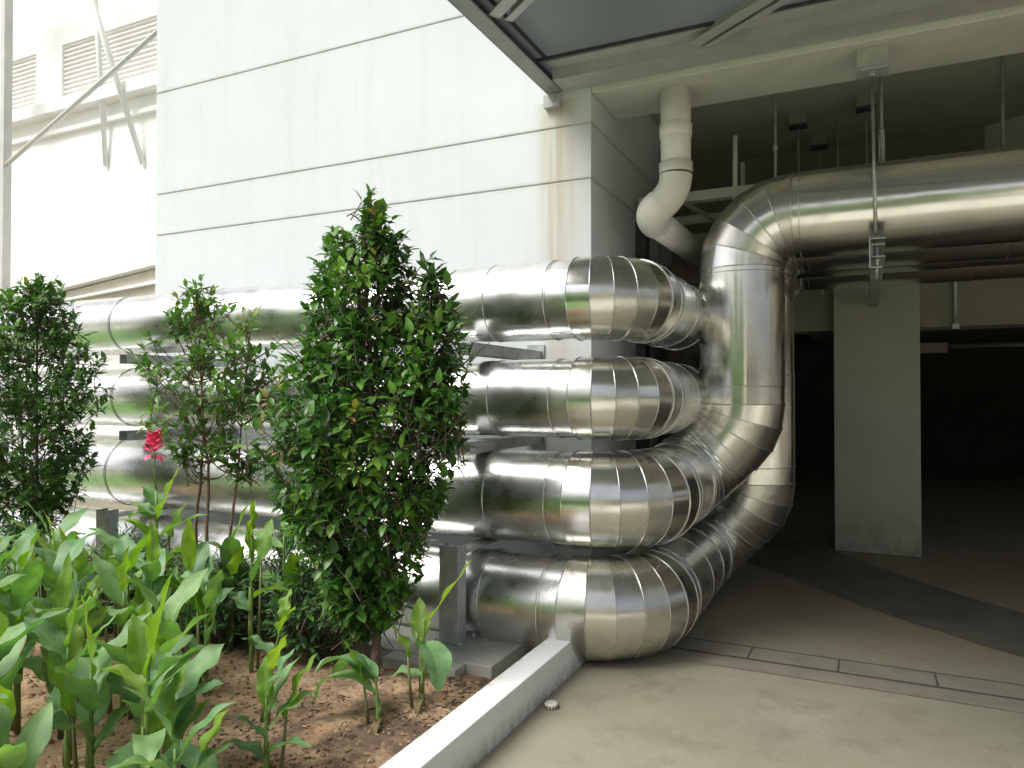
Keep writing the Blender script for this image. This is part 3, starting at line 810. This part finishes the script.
LT = np.array([(0,0,0),(.28,.46,.05),(.30,0,-.03),(.28,-.46,.05),(.66,.40,-.03),(.68,0,-.09),(.66,-.40,-.03),(1.0,0,-.22)], dtype=float)
LF = [(0,2,1),(0,3,2),(1,2,5,4),(2,3,6,5),(4,5,7),(5,6,7)]
def leaves_mesh(name, leaves, mat, parent=None):
    """leaves: list of (pos, dir, up, length, width, tint)"""
    n = len(leaves)
    P = np.array([l[0] for l in leaves]); D = np.array([l[1] for l in leaves]); U = np.array([l[2] for l in leaves])
    L = np.array([l[3] for l in leaves]); W = np.array([l[4] for l in leaves]); T = np.array([l[5] for l in leaves])
    D /= np.linalg.norm(D, axis=1)[:,None]
    S = np.cross(D, U); S /= (np.linalg.norm(S, axis=1)[:,None]+1e-9); U = np.cross(S, D)
    V = P[:,None,:] + D[:,None,:]*(LT[None,:,0:1]*L[:,None,None]) + S[:,None,:]*(LT[None,:,1:2]*W[:,None,None]) + U[:,None,:]*(LT[None,:,2:3]*L[:,None,None])
    V = V.reshape(-1, 3)
    faces = []
    for i in range(n):
        o = i*8; faces += [tuple(o+k for k in f) for f in LF]
    me = bpy.data.meshes.new(name); me.from_pydata(V.tolist(), [], faces)
    me.polygons.foreach_set('use_smooth', [True]*len(faces)); me.materials.append(mat)
    set_tint(me, np.repeat(T, 8))
    o = bpy.data.objects.new(name, me); COL.objects.link(o)
    if parent is not None: o.parent = parent
    return o

def rv(s=1): return Vector((random.gauss(0,s), random.gauss(0,s), random.gauss(0,s)))

def shrub(name, label, loc, lobes, stems, leaf_len, mat, bark, ntw, group=None, tint_bias=.35, gap=.0, warm=.02, droop=.35, nl=7, seed=1, cat='shrub', leafw=.50):
    """lobes: list of (cx, cy, [(z, r)...], weight) local to loc"""
    random.seed(seed)
    t = thing(name, label, cat, loc, 0, group)
    leaves = []; tw = MB()
    tot = sum(l[3] for l in lobes); tries = 0; made = 0
    def rad(prof, z):
        for (z0, r0), (z1, r1) in zip(prof, prof[1:]):
            if z0 <= z <= z1: return r0 + (r1-r0)*(z-z0)/(z1-z0)
        return 0
    while made < ntw and tries < ntw*12:
        tries += 1
        u = random.random()*tot
        for lb in lobes:
            if u < lb[3]: break
            u -= lb[3]
        cx, cy, prof, _ = lb
        z = random.uniform(prof[0][0], prof[-1][0]); rm = rad(prof, z)
        mx = max(r for _, r in prof)
        if random.random() > rm/mx + .12: continue
        a = random.uniform(0, 2*PI)
        rmod = rm*(1 + .30*noise.noise((math.cos(a)*1.6+seed, math.sin(a)*1.6, z*3.0)))
        r = rmod*math.sqrt(random.random())**.7
        p = Vector((cx + r*math.cos(a), cy + r*math.sin(a), z))
        if noise.noise((p.x*4.2+seed*3, p.y*4.2, p.z*4.2)) < gap-.30: continue
        made += 1
        out = Vector((math.cos(a)*.8, math.sin(a)*.8, .55 + .5*(z-prof[0][0])/(prof[-1][0]-prof[0][0]))) + rv(.35)
        out.normalize()
        Lt = random.uniform(.07, .16)*leaf_len/.075
        base = p - out*Lt
        tw.tube([base - out*.08 + Vector((0,0,-.03)), base, p], [.0032, .0028, .0015], 4, False)
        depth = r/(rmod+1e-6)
        clump = noise.noise((p.x*3+9, p.y*3, p.z*3+seed))
        e1 = out.cross(Vector((0,0,1))); 
        if e1.length < .1: e1 = Vector((1,0,0))
        e1.normalize(); e2 = out.cross(e1)
        young = random.random() < .16 and depth > .6
        orange = random.random() < warm*(14 if z > .955*prof[-1][0] else 1) and depth > .6 or (warm > .02 and z > .93*prof[-1][0] and random.random() < .16)
        for k in range(nl):
            f = k/(nl-1)
            q = base.lerp(p, f); an = k*1.6 + random.uniform(-.4,.4) + (PI*(k % 2))
            sd = e1*math.cos(an) + e2*math.sin(an)
            d = sd*(1.0-.55*f) + out*(.35+.65*f) + Vector((0,0,-droop*random.uniform(.3,1.4))) + rv(.12)
            up = Vector((0,0,1)) + out*.35 + rv(.16)
            ll = leaf_len*random.uniform(.65, 1.2)*(1-.25*(f > .9))
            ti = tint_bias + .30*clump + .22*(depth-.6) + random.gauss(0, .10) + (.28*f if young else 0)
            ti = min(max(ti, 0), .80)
            if orange and f > .45: ti = random.uniform(.9, 1.0); ll *= .8
            leaves.append((tuple(q), tuple(d), tuple(up), ll, ll*leafw*random.uniform(.85,1.15), ti))
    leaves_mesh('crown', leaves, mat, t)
    # stems & limbs
    tops = []
    for st in stems:
        pts, r0, r1 = st
        k = len(pts); sm = []
        for i in range(k-1):
            a, b = Vector(pts[i]), Vector(pts[i+1])
            for j in range(4): sm.append(a.lerp(b, j/4) + Vector((random.uniform(-1,1), random.uniform(-1,1), 0))*.006)
        sm.append(Vector(pts[-1]))
        m = MB(); m.tube(sm, [r0+(r1-r0)*i/(len(sm)-1) for i in range(len(sm))], 9); m.build('trunk', bark, t, fixn=False)
        for i, q in enumerate(sm):
            zmin = min(l[2][0][0] for l in lobes)
            if q.z < zmin-.05: continue
            for _ in range(3):
                a = random.uniform(0, 2*PI); rr = 0
                for cx, cy, prof, _w in lobes: rr = max(rr, rad(prof, min(max(q.z+.2, prof[0][0]), prof[-1][0])))
                L = rr*random.uniform(.5, .9)
                e = q + Vector((math.cos(a)*L, math.sin(a)*L, L*random.uniform(.4,.9)))
                mid = q.lerp(e, .5) + Vector((0,0,-.02))
                tw.tube([q, mid, e], [.007, .005, .002], 5, False)
    tw.build('limbs', bark, t, fixn=False)
    return t

SZ = .07
shrub('tall_shrub', 'tallest dark glossy shrub, with orange young leaves at its tip, nearest the paving', (-2.40, 3.29, SZ),
      [(-.07, 0, [(.26,.08),(.42,.22),(.62,.33),(.95,.45),(1.25,.53),(1.5,.57),(1.75,.49),(2.0,.38),(2.2,.27),(2.45,.19),(2.66,.03)], 10),
       (.30, .08, [(1.3,.2),(1.6,.27),(1.9,.22),(2.1,.15),(2.28,.02)], 1.2),
       (-.33, -.1, [(.9,.15),(1.3,.28),(1.6,.24),(1.85,.05)], 1.0)],
      [([(0,0,-.06),(.02,0,.5),(-.02,.02,1.2),(-.05,0,2.0),(-.08,0,2.55)], .026, .006),
       ([(-.09,.05,-.06),(-.12,.05,.6),(-.2,.03,1.3),(-.26,0,1.8)], .017, .005),
       ([(.05,.04,.5),(.16,.06,1.1),(.28,.08,1.7),(.32,.08,2.15)], .014, .004)],
      .082, M['leaf_glossy'], M['bark'], 1400, 'shrubs in the bed', .47, .04, .024, .5, 7, 11)
shrub('tall_shrub', 'airy shrub on bare reddish stems behind the red flower, second from the left', (-4.10, 3.70, SZ),
      [(-.12, 0, [(1.05,.12),(1.25,.33),(1.55,.42),(1.85,.37),(2.05,.24),(2.2,.22),(2.36,.02)], 5),
       (.30, .05, [(.95,.1),(1.2,.22),(1.6,.27),(1.95,.22),(2.15,.05)], 3)],
      [([(-.12,0,-.06),(-.14,.02,.6),(-.05,0,1.2),(-.12,0,2.2)], .017, .004),
       ([(0,0,-.06),(-.02,.0,.6),(-.02,.02,1.05),(-.22,.02,1.8)], .017, .004),
       ([(.08,.03,-.06),(.17,.03,.55),(.24,.04,1.1),(.32,.05,1.95)], .014, .003)],
      .082, M['leaf_light'], M['bark_red'], 270, 'shrubs in the bed', .46, .20, .02, .3, 7, 5)
shrub('tall_shrub', 'dense bushy shrub cut off by the left edge of the view', (-5.62, 3.45, SZ),
      [(0, 0, [(.5,.2),(.8,.36),(1.15,.44),(1.5,.47),(1.85,.43),(2.1,.33),(2.28,.24),(2.42,.03)], 5)],
      [([(0,0,-.06),(.02,0,.8),(0,0,2.2)], .024, .005), ([(-.1,0,-.06),(-.13,0,.9),(-.2,0,1.7)], .015, .004)],
      .075, M['leaf_light'], M['bark'], 760, 'shrubs in the bed', .26, .03, .01, .35, 7, 8)
for (x, y, w, h, ntw, lb, sd) in [
    (-4.72, 3.45, .38, .62, 170, 'low leafy bush in front of the left steel post', 21),
    (-3.25, 3.52, .36, .72, 190, 'low leafy bush between the airy shrub and the tallest shrub', 22),
    (-2.86, 3.38, .32, .62, 170, 'low leafy bush crowding the foot of the tallest shrub', 23),
    (-3.75, 3.35, .30, .48, 110, 'low leafy bush beneath the airy shrub', 24),
    (-5.35, 3.15, .40, .70, 150, 'low leafy bush at the left edge under the dense shrub', 25),
    (-4.95, 3.05, .34, .58, 150, 'low leafy bush right of the one at the left edge', 26),
    (-4.30, 3.42, .34, .60, 160, 'low leafy bush just right of the left steel post', 27),
    (-3.48, 3.30, .30, .60, 140, 'low leafy bush behind the red flower stem and to its right', 28),
    (-4.45, 3.10, .28, .50, 120, 'low leafy bush in front of the others, left of the red flower', 29)]:
    shrub('low_bush', lb, (x, y, SZ), [(0,0,[(.06,w*.5),(h*.35,w),(h*.7,w*.8),(h,.05)],1)],
          [([(0,0,-.04),(.02,0,h*.6)], .008, .003), ([(.05,.03,-.04),(.12,.0,h*.6)], .007, .003)],
          .075, M['leaf_dull'], M['bark'], ntw, 'low bushes behind the cannas', .45, .02, 0, .25, 6, sd, 'bush', .30)

# ------------------------------------------------------------------ cannas
def canna_leaf(base, az, L, W, elev0, elev1, mat, tint, parent, twist=0, fold=.22, wav=.012, pet=.10):
    nu, nv = 14, 6
    W *= .98; L *= .93; elev1 += R(14) if elev1 > R(-55) else 0
    mb_v, uvs = [], []
    p = Vector(base); step = L/nu; rr = random.Random(int((az+L)*9999))
    ph = rr.uniform(0, 6)
    cur = az
    for i in range(nu+1):
        u = i/nu
        el = elev0 + (elev1-elev0)*(u**1.25)
        cur = az + twist*u
        d = Vector((math.cos(cur)*math.cos(el), math.sin(cur)*math.cos(el), math.sin(el)))
        if i: p = p + d*step
        s = Vector((-math.sin(cur), math.cos(cur), 0)); roll = twist*.8*u
        nrm = s.cross(d)*-1
        s2 = s*math.cos(roll) + nrm*math.sin(roll); n2 = nrm*math.cos(roll) - s*math.sin(roll)
        if u < pet: w = .010 + .012*(u/pet)
        else:
            uu = (u-pet)/(1-pet); w = W*.5*max(.0, math.sin(PI*uu**.82))**.80 * (1-.10*uu) + .012*(1-uu)
        for j in range(nv+1):
            v = j/nv*2-1
            fo = fold*(1-.3*u) if u > pet else 1.2
            q = p + s2*(w*v*math.cos(fo)) + n2*(abs(v)*w*math.sin(fo) + wav*math.sin(u*15+ph+(1.3 if v > 0 else 0))*abs(v)**2*min(1, w/.03))
            mb_v.append(q); uvs.append((u, j/nv))
    fs = [(i*(nv+1)+j, i*(nv+1)+j+1, (i+1)*(nv+1)+j+1, (i+1)*(nv+1)+j) for i in range(nu) for j in range(nv)]
    me = bpy.data.meshes.new('leaf'); me.from_pydata([tuple(q) for q in mb_v], [], fs)
    me.polygons.foreach_set('use_smooth', [True]*len(fs)); me.materials.append(mat)
    uvl = me.uv_layers.new(name='UVMap')
    li = np.empty(len(me.loops), dtype=np.int32); me.loops.foreach_get('vertex_index', li)
    uvl.data.foreach_set('uv', np.array(uvs, dtype=np.float32)[li].ravel())
    set_tint(me, [tint]*len(mb_v))
    o = bpy.data.objects.new('leaf', me); COL.objects.link(o); o.parent = parent
    return o

def canna(x, y, h_, label, leaves, lean=(0,0), stems=1, seed=1, flower=False, sr=.011, group='cannas planted across the bed', name='canna_plant'):
    """leaves: list of (height fraction, azimuth deg, length, width, elev0 deg, elev1 deg, young 0/1)"""
    random.seed(seed)
    h = h_*(.80 if x < -3.64 and not flower else 1)
    z0 = soil_z(x, y) - .02
    t = thing(name, label, 'plant', (x, y, z0), 0, group)
    top = Vector((lean[0], lean[1], h))
    def axis(f): return Vector((top.x*f**1.4, top.y*f**1.4, h*f))
    mb = MB(); pts = [axis(k/8) for k in range(9)]
    mb.tube(pts, [sr*(1.25-.75*k/8) for k in range(9)], 8)
    mb.build('stem', M['canna_stem'], t, fixn=False)
    # sheathing leaf bases and an old dried leaf at the foot
    rs = random.Random(seed*13)
    for k in range(3):
        a = rs.uniform(0, 2*PI); f0 = .05 + .16*k
        c = axis(f0); off = Vector((math.cos(a), math.sin(a), 0))*sr*.5
        m2 = MB(); m2.tube([c+off, axis(f0+.12)+off*1.6, axis(f0+.22)+off*2.6], [sr*1.15, sr*1.0, sr*.25], 8); m2.build('leaf_sheath', M['canna_stem_red' if k == 0 else 'canna_stem'], t, fixn=False)
    a = rs.uniform(0, 2*PI)
    if rs.random() < .4:
        dl = canna_leaf(axis(.12), a, rs.uniform(.12,.20), .018, R(35), R(-95), M['dry_canna'], .5, t); dl['label'] = 'dried brown leaf hanging at the foot'
    for k in range(1, stems+1):
        a = random.uniform(0, 2*PI); off = Vector((math.cos(a)*.05, math.sin(a)*.05, 0)); hh = h*random.uniform(.55, .85)
        mb = MB(); mb.tube([off, off*1.3+Vector((0,0,hh*.5)), off*1.5+Vector((0,0,hh))], [sr, sr*.8, sr*.5], 8); mb.build('stem', M['canna_stem_red'], t, fixn=False)
        canna_leaf(off*1.5+Vector((0,0,hh*.95)), a+random.uniform(-.5,.5), random.uniform(.22,.3), .09, R(78), R(35), M['canna_young'], random.random(), t)
    for (f, az, L, W, e0, e1, yg) in leaves:
        canna_leaf(axis(f), R(az), L, W, R(e0), R(e1), M['canna_young'] if yg else M['canna_old'], random.uniform(.1,.9), t,
                   random.uniform(-.5,.5), random.uniform(.12,.4) if not yg else random.uniform(.35,.8), random.uniform(.006,.016))
    if flower:
        # spike of small red florets over the last leaf
        fs = MB(); sp = top + Vector((-.02, 0, .24))
        fs.tube([top, top+Vector((-.015,0,.12)), sp], [.006,.005,.004], 8); fs.build('flower_stalk', M['canna_stem'], t, fixn=False)
        pm = MB()
        for k in range(30):
            a = k*2.4; f = k/30; c = sp + Vector((math.cos(a)*.016, math.sin(a)*.016, -.035+.125*f))
            out = Vector((math.cos(a), math.sin(a), .35+f*1.6 if k > 3 else -.5)).normalized()
            L = .062 - .02*f; W = .019; s = out.cross(Vector((0,0,1))).normalized(); u = s.cross(out)
            vv = [c, c+out*L*.4+s*W+u*.004, c+out*L*.45, c+out*L*.4-s*W+u*.004, c+out*L*.8+s*W*.9-u*.002, c+out*L*.85+u*.006, c+out*L*.8-s*W*.9-u*.002, c+out*L-u*.008]
            pm.add(vv, LF, True)
        pm.build('flower', M['petal'], t, fixn=False)
    return t

def std_leaves(n, Lm, Wm, seed, az0=0, young=1, spread=1.0):
    r = random.Random(seed); out = []
    for k in range(n):
        f = .30 + .68*k/max(1, n-1)
        az = az0 + (k % 2)*175 + r.uniform(-50, 50)*spread + k*25
        yg = k >= n-young
        L = Lm*r.uniform(.8, 1.15)*(1 if not yg else .9); W = Wm*r.uniform(.85,1.15)*(1 if not yg else .55)
        e0 = r.uniform(58, 76) if not yg else r.uniform(74, 86)
        e1 = r.uniform(-30, 35) if not yg else r.uniform(48, 72)
        out.append((f, az, L, W, e0, e1, 1 if yg else 0))
    return out

# positions in metres on the bed
C = []
# the flowering one
canna(-3.71, 2.98, .95, 'tall canna crowned by a red flower spike', [
    (.42, 200, .38, .12, 50, -10, 0), (.50, 20, .36, .12, 50, -5, 0), (.62, 190, .34, .11, 62, 0, 1), (.70, 15, .40, .13, 40, -5, 0),
    (.80, 175, .26, .15, 55, -20, 0), (.80, 30, .38, .08, 70, 56, 1), (.88, 160, .22, .13, 60, 5, 0), (.84, 215, .20, .11, 40, -60, 0)],
    (-.05, .03), 2, 3, True, .013)
# foreground ones
canna(-2.30, 1.80, .62, 'canna with a bright upright young blade, front centre of the bed', [
    (.25, 180, .30, .10, 40, -50, 0), (.35, 10, .34, .11, 40, -60, 0), (.50, 330, .30, .10, 50, -60, 0), (.62, 20, .34, .115, 66, 25, 0),
    (.70, 120, .30, .10, 50, -20, 0), (.78, 40, .28, .11, 55, 5, 0), (.86, 60, .40, .085, 80, 62, 1), (.72, 190, .26, .09, 52, -10, 1)], (.02,0), 2, 4)
canna(-2.72, 1.55, .66, 'canna with one large pale leaf turned to the viewer, front left', [
    (.30, 200, .32, .11, 45, -40, 0), (.40, 350, .34, .11, 45, -30, 0), (.62, 10, .36, .15, 68, 40, 0), (.78, 150, .36, .17, 60, -25, 0),
    (.88, 5, .40, .11, 55, 5, 0), (.97, 185, .30, .09, 78, 50, 1), (.55, 250, .30, .11, 55, -30, 0)], (-.02,0), 2, 5)
canna(-3.30, 1.75, .78, 'canna with pleated grey green leaves, left of the pale broad leaf', std_leaves(7, .38, .13, 31, 10, 1), (0,0), 2, 6)
canna(-3.05, 1.45, .60, 'canna in the bottom left corner with drooping leaves', std_leaves(6, .36, .12, 32, 200, 1), (0,0), 2, 7)
canna(-3.75, 2.00, .86, 'canna at the left edge with a long leaf arching inward', std_leaves(7, .40, .13, 33, 0, 1), (.03,0), 1, 8)
canna(-3.72, 2.45, .74, 'canna with a bright narrow blade near the left edge, middle row', std_leaves(7, .36, .12, 34, 30, 2), (0,0), 2, 9)
canna(-4.30, 2.75, .80, 'slender canna below the dense left shrub', std_leaves(6, .32, .10, 35, 330, 1), (0,0), 1, 10, False, .008)
canna(-3.72, 2.80, .70, 'canna before the left steel post with a bright right leaf', [
    (.35, 200, .3, .12, 50, -30, 0), (.5, 10, .32, .12, 50, -20, 0), (.7, 180, .28, .13, 60, 0, 0), (.8, 330, .26, .12, 60, -40, 0), (.9, 20, .34, .10, 66, 40, 1), (.97, 170, .25, .12, 70, 10, 0)], (0,0), 1, 11)
canna(-2.98, 2.68, .58, 'two stemmed canna with upright blades, right of the red flower', [
    (.35, 190, .24, .08, 50, 0, 0), (.45, 10, .30, .07, 74, 60, 0), (.6, 185, .30, .08, 72, 40, 1), (.75, 20, .26, .09, 70, 50, 0), (.9, 200, .24, .08, 55, -35, 0), (.98, 60, .22, .08, 76, 60, 0)], (0,0), 2, 12)
canna(-3.02, 3.02, .82, 'tall narrow canna spire before the tallest shrub', [
    (.4, 190, .24, .08, 55, -10, 0), (.5, 20, .26, .10, 45, -35, 1), (.6, 0, .26, .07, 72, 50, 0), (.75, 180, .24, .06, 78, 70, 1), (.9, 30, .26, .06, 82, 75, 1), (.97, 200, .18, .05, 84, 78, 1)], (0,0), 1, 13, False, .009)
canna(-2.12, 2.20, .34, 'small young canna alone on bare soil, front right of the bed', [
    (.25, 185, .24, .065, 40, -30, 0), (.35, 10, .24, .07, 40, -25, 0), (.5, 215, .22, .06, 60, 0, 0), (.6, 30, .28, .075, 58, 0, 0),
    (.75, 80, .28, .08, 66, 30, 0), (.85, 150, .22, .06, 74, 55, 1), (.97, 20, .24, .07, 72, 35, 0)], (0,0), 1, 14, False, .009)
canna(-2.55, 2.62, .50, 'thin leaning canna between the spire and the tallest shrub', [
    (.6, 170, .24, .08, 50, -20, 0), (.85, 20, .18, .07, 70, 30, 1), (.98, 100, .16, .06, 75, 40, 1)], (.08,.05), 1, 15, False, .007)
canna(-1.95, 3.06, .44, 'canna beside the kerb with a bright blade across the steel post', [
    (.72, 330, .34, .15, 20, -100, 0), (.55, 190, .26, .08, 72, 50, 0), (.90, 12, .46, .075, 56, 40, 1), (.35, 200, .22, .08, 40, -60, 0)], (.01,0), 2, 16, False, .010)
canna(-2.02, 2.80, .26, 'canna with two broad leaves arching to the ground by the kerb', [
    (.5, 190, .46, .12, 62, -85, 0), (.7, 160, .42, .13, 56, -75, 0), (.8, 205, .40, .10, 66, -60, 0)], (-.02,0), 1, 17, False, .009)
canna(-2.05, 1.72, .36, 'canna with torn lobed leaves drooping at the bottom edge', std_leaves(5, .30, .09, 41, 170, 0, 1.0), (0,0), 1, 18)
canna(-3.15, 2.35, .60, 'canna crowded behind the pale broad leaf', std_leaves(6, .34, .12, 42, 60, 1), (0,0), 2, 19)
canna(-2.72, 2.12, .46, 'canna in the gap between the pale leaf and the bright blade', std_leaves(5, .30, .11, 43, 20, 1), (0,0), 1, 20)
canna(-3.05, 3.30, .74, 'bluish leaved canna under the airy shrub', [
    (.5, 180, .34, .12, 45, -20, 0), (.7, 10, .36, .12, 40, -10, 0), (.85, 190, .38, .13, 38, -15, 0), (.95, 350, .36, .12, 42, -20, 0), (.99, 90, .3, .1, 60, 10, 0)], (0,0), 2, 22)
canna(-4.45, 2.35, .80, 'canna cut off by the left edge, behind the others', std_leaves(7, .38, .12, 44, 10, 2), (0,0), 2, 23)
canna(-2.42, 1.42, .40, 'short canna at the very bottom of the bed', std_leaves(5, .32, .11, 45, 90, 0), (0,0), 1, 24)
canna(-2.95, 1.95, .52, 'canna hidden amid the front left leaves', std_leaves(6, .34, .12, 46, 120, 1), (0,0), 1, 25)
extra = [(-3.45, 2.05, .70, 'canna behind the pleated grey green one, left half of the bed', 61),
 (-3.98, 2.20, .84, 'canna standing second from the left edge of the bed', 62),
 (-3.30, 2.62, .62, 'leafy canna between the red flower stem and the two stemmed canna', 63),
 (-4.05, 3.00, .66, 'canna left of the red flowered one, close to the steel post', 64),
 (-2.66, 1.85, .48, 'canna at the left of the bright upright young blade', 65),
 (-4.65, 2.95, .78, 'canna farthest left in the back row', 66),
 (-2.85, 1.36, .52, 'canna with leaves cut by the bottom edge of the view', 67),
 (-3.60, 1.62, .74, 'canna rising along the left edge of the view, front row', 68),
 (-3.42, 3.25, .60, 'canna half hidden behind the red flower stem', 69),
 (-2.55, 2.02, .40, 'slim canna just behind the bright upright young blade', 70),
 (-3.22, 2.10, .56, 'slim canna in the middle of the crowded left half', 71),
 (-3.55, 2.30, .62, 'slim canna in the second row from the left edge', 72),
 (-3.85, 2.62, .66, 'slim canna just in front of the left steel post', 73),
 (-2.92, 2.38, .48, 'slim canna left of the two stemmed one', 74),
 (-2.62, 1.30, .46, 'slim canna at the bottom edge, left of the torn drooping leaves', 75),
 (-4.25, 2.50, .74, 'slim canna near the left edge, third row', 76),
 (-3.30, 2.85, .55, 'slim canna to the right of the red flower stem foot', 77),
 (-2.35, 1.95, .36, 'slim low canna right of the bright upright young blade', 78),
 (-3.40, 1.88, .66, 'slim canna between the two front plants at the left edge', 79)]
for x, y, h, lb, sd in extra:
    canna(x, y, h, lb, std_leaves(7, .36, .115, sd, sd*40, sd % 2), (0,0), 1 + sd % 2, sd)
# cut stub
mb = MB(); mb.tube([(-1.93,2.02,.05),(-1.94,2.03,.14),(-1.97,2.03,.21),(-2.0,2.03,.235)], [.011,.011,.009,.004], 8)
tag(mb.build('plant_stub', M['leaf_dull'] if False else M['canna_stem']), 'grey green cut stub curving from the soil near the kerb', 'stub')

# ------------------------------------------------------------------ garden behind the camera (seen in the pipes)
random.seed(77)
def back_tree(x, y, h, w, lb, seed):
    random.seed(seed)
    t = thing('garden_tree', lb, 'tree', (x, y, 0), 0, 'trees across the yard')
    mb = MB(); mb.tube([(0,0,-.1),(.1,0,h*.4),(0,.1,h*.8)], [.14,.1,.04], 8); mb.build('trunk', M['bark'], t, fixn=False)
    lv = []
    for _ in range(2600):
        a = random.uniform(0,2*PI); z = random.uniform(.06,1); r = w*math.sin(PI*min(1, z*.85+.12))**.6*math.sqrt(random.random())
        p = (r*math.cos(a), r*math.sin(a), h*z)
        if noise.noise((p[0]*.9+seed, p[1]*.9, p[2]*.9)) < -.2: continue
        lv.append((p, tuple(rv()), tuple(rv()+Vector((0,0,1.5))), .30, .14, random.uniform(.3,.85)))
    leaves_mesh('crown', lv, M['leaf_yard'], t)
for i, (x, y, h, w) in enumerate([(-17,-9,4.6,2.3),(-13.2,-8.6,4.0,2.2),(-9.6,-9.2,4.8,2.3),(-6.1,-8.8,4.2,2.2),(-2.5,-9.3,4.9,2.3),(1.2,-9,4.3,2.1)]):
    back_tree(x, y, h, w, ['broad round tree at the far left end across the yard', 'second tree from the left across the yard', 'tall tree third from the left across the yard', 'shorter tree in the middle across the yard', 'tallest tree across the yard', 'rightmost tree across the yard'][i], 100+i)
mb = MB(); mb.box(4.5, 20, -13, -9, 0, 3.9)
ob = tag(mb.build('yard_building', M['facade_trim']), 'plain beige building across the yard behind the viewpoint', 'building')
mb = MB()
for k in range(5): mb.box(5.4+k*2.8, 6.8+k*2.8, -8.998, -8.96, 1, 2.6)
mb.build('window', M['steel_dark'], ob)

random.seed(5)
hl = []
t = thing('clipped_hedge', 'long green hedge across the yard behind the viewpoint', 'hedge', (-8, -6.3, 0))
for _ in range(9000):
    p = (random.uniform(-8.5, 8.5), random.uniform(-.45, .45), random.uniform(.05, 1.9))
    hl.append((p, tuple(rv()), tuple(rv()+Vector((0,.6,1.0))), .20, .11, random.uniform(.4,.86)))
leaves_mesh('foliage', hl, M['leaf_yard'], t)
mb = MB()
for k in range(18): mb.tube([(-8.3+k*.97,0,-.05),(-8.3+k*.97+.05,0,1.5)], .02, 6)
mb.build('stems', M['bark'], t, fixn=False)
# ------------------------------------------------------------------ light
SUN_EL, SUN_AZ = R(52), R(-150)      # direction towards the sun: behind the viewer and to the left
w = bpy.data.worlds.new('World'); scene.world = w; w.use_nodes = True
nt = w.node_tree; nt.nodes.clear()
out = nt.nodes.new('ShaderNodeOutputWorld'); bg = nt.nodes.new('ShaderNodeBackground'); sky = nt.nodes.new('ShaderNodeTexSky')
sky.sky_type = 'NISHITA'; sky.sun_disc = False; sky.sun_elevation = SUN_EL
sdir = Vector((-.55, -.80, 0)).normalized()*math.cos(SUN_EL) + Vector((0,0,math.sin(SUN_EL)))
sky.sun_rotation = math.atan2(sdir.x, sdir.y)
sky.air_density = 1.0; sky.dust_density = 5.0; sky.ozone_density = 1.0
bg.inputs[1].default_value = .15
hs = nt.nodes.new('ShaderNodeHueSaturation'); hs.inputs['Saturation'].default_value = .5
nt.links.new(sky.outputs[0], hs.inputs['Color']); nt.links.new(hs.outputs[0], bg.inputs[0]); nt.links.new(bg.outputs[0], out.inputs[0])
sl = bpy.data.lights.new('sun', 'SUN'); sl.energy = 3.4; sl.angle = R(38); sl.color = (1, .98, .95)
so = bpy.data.objects.new('sun', sl); COL.objects.link(so)
so.rotation_euler = sdir.to_track_quat('Z', 'Y').to_euler()

# ------------------------------------------------------------------ camera
cam = bpy.data.cameras.new('camera'); co = bpy.data.objects.new('camera', cam); COL.objects.link(co)
cam.sensor_width = 36; cam.lens = 36*737/1024; cam.clip_end = 2000; cam.clip_start = .05
co.location = (0, 0, CAMZ); co.rotation_euler = (R(90.8), 0, R(25.6))
scene.camera = co
scene.render.resolution_x = 1024; scene.render.resolution_y = 768
scene.view_settings.view_transform = 'Standard'; scene.view_settings.look = 'None'; scene.view_settings.exposure = 0
scene.cycles.max_bounces = 12; scene.cycles.diffuse_bounces = 8; scene.cycles.glossy_bounces = 6
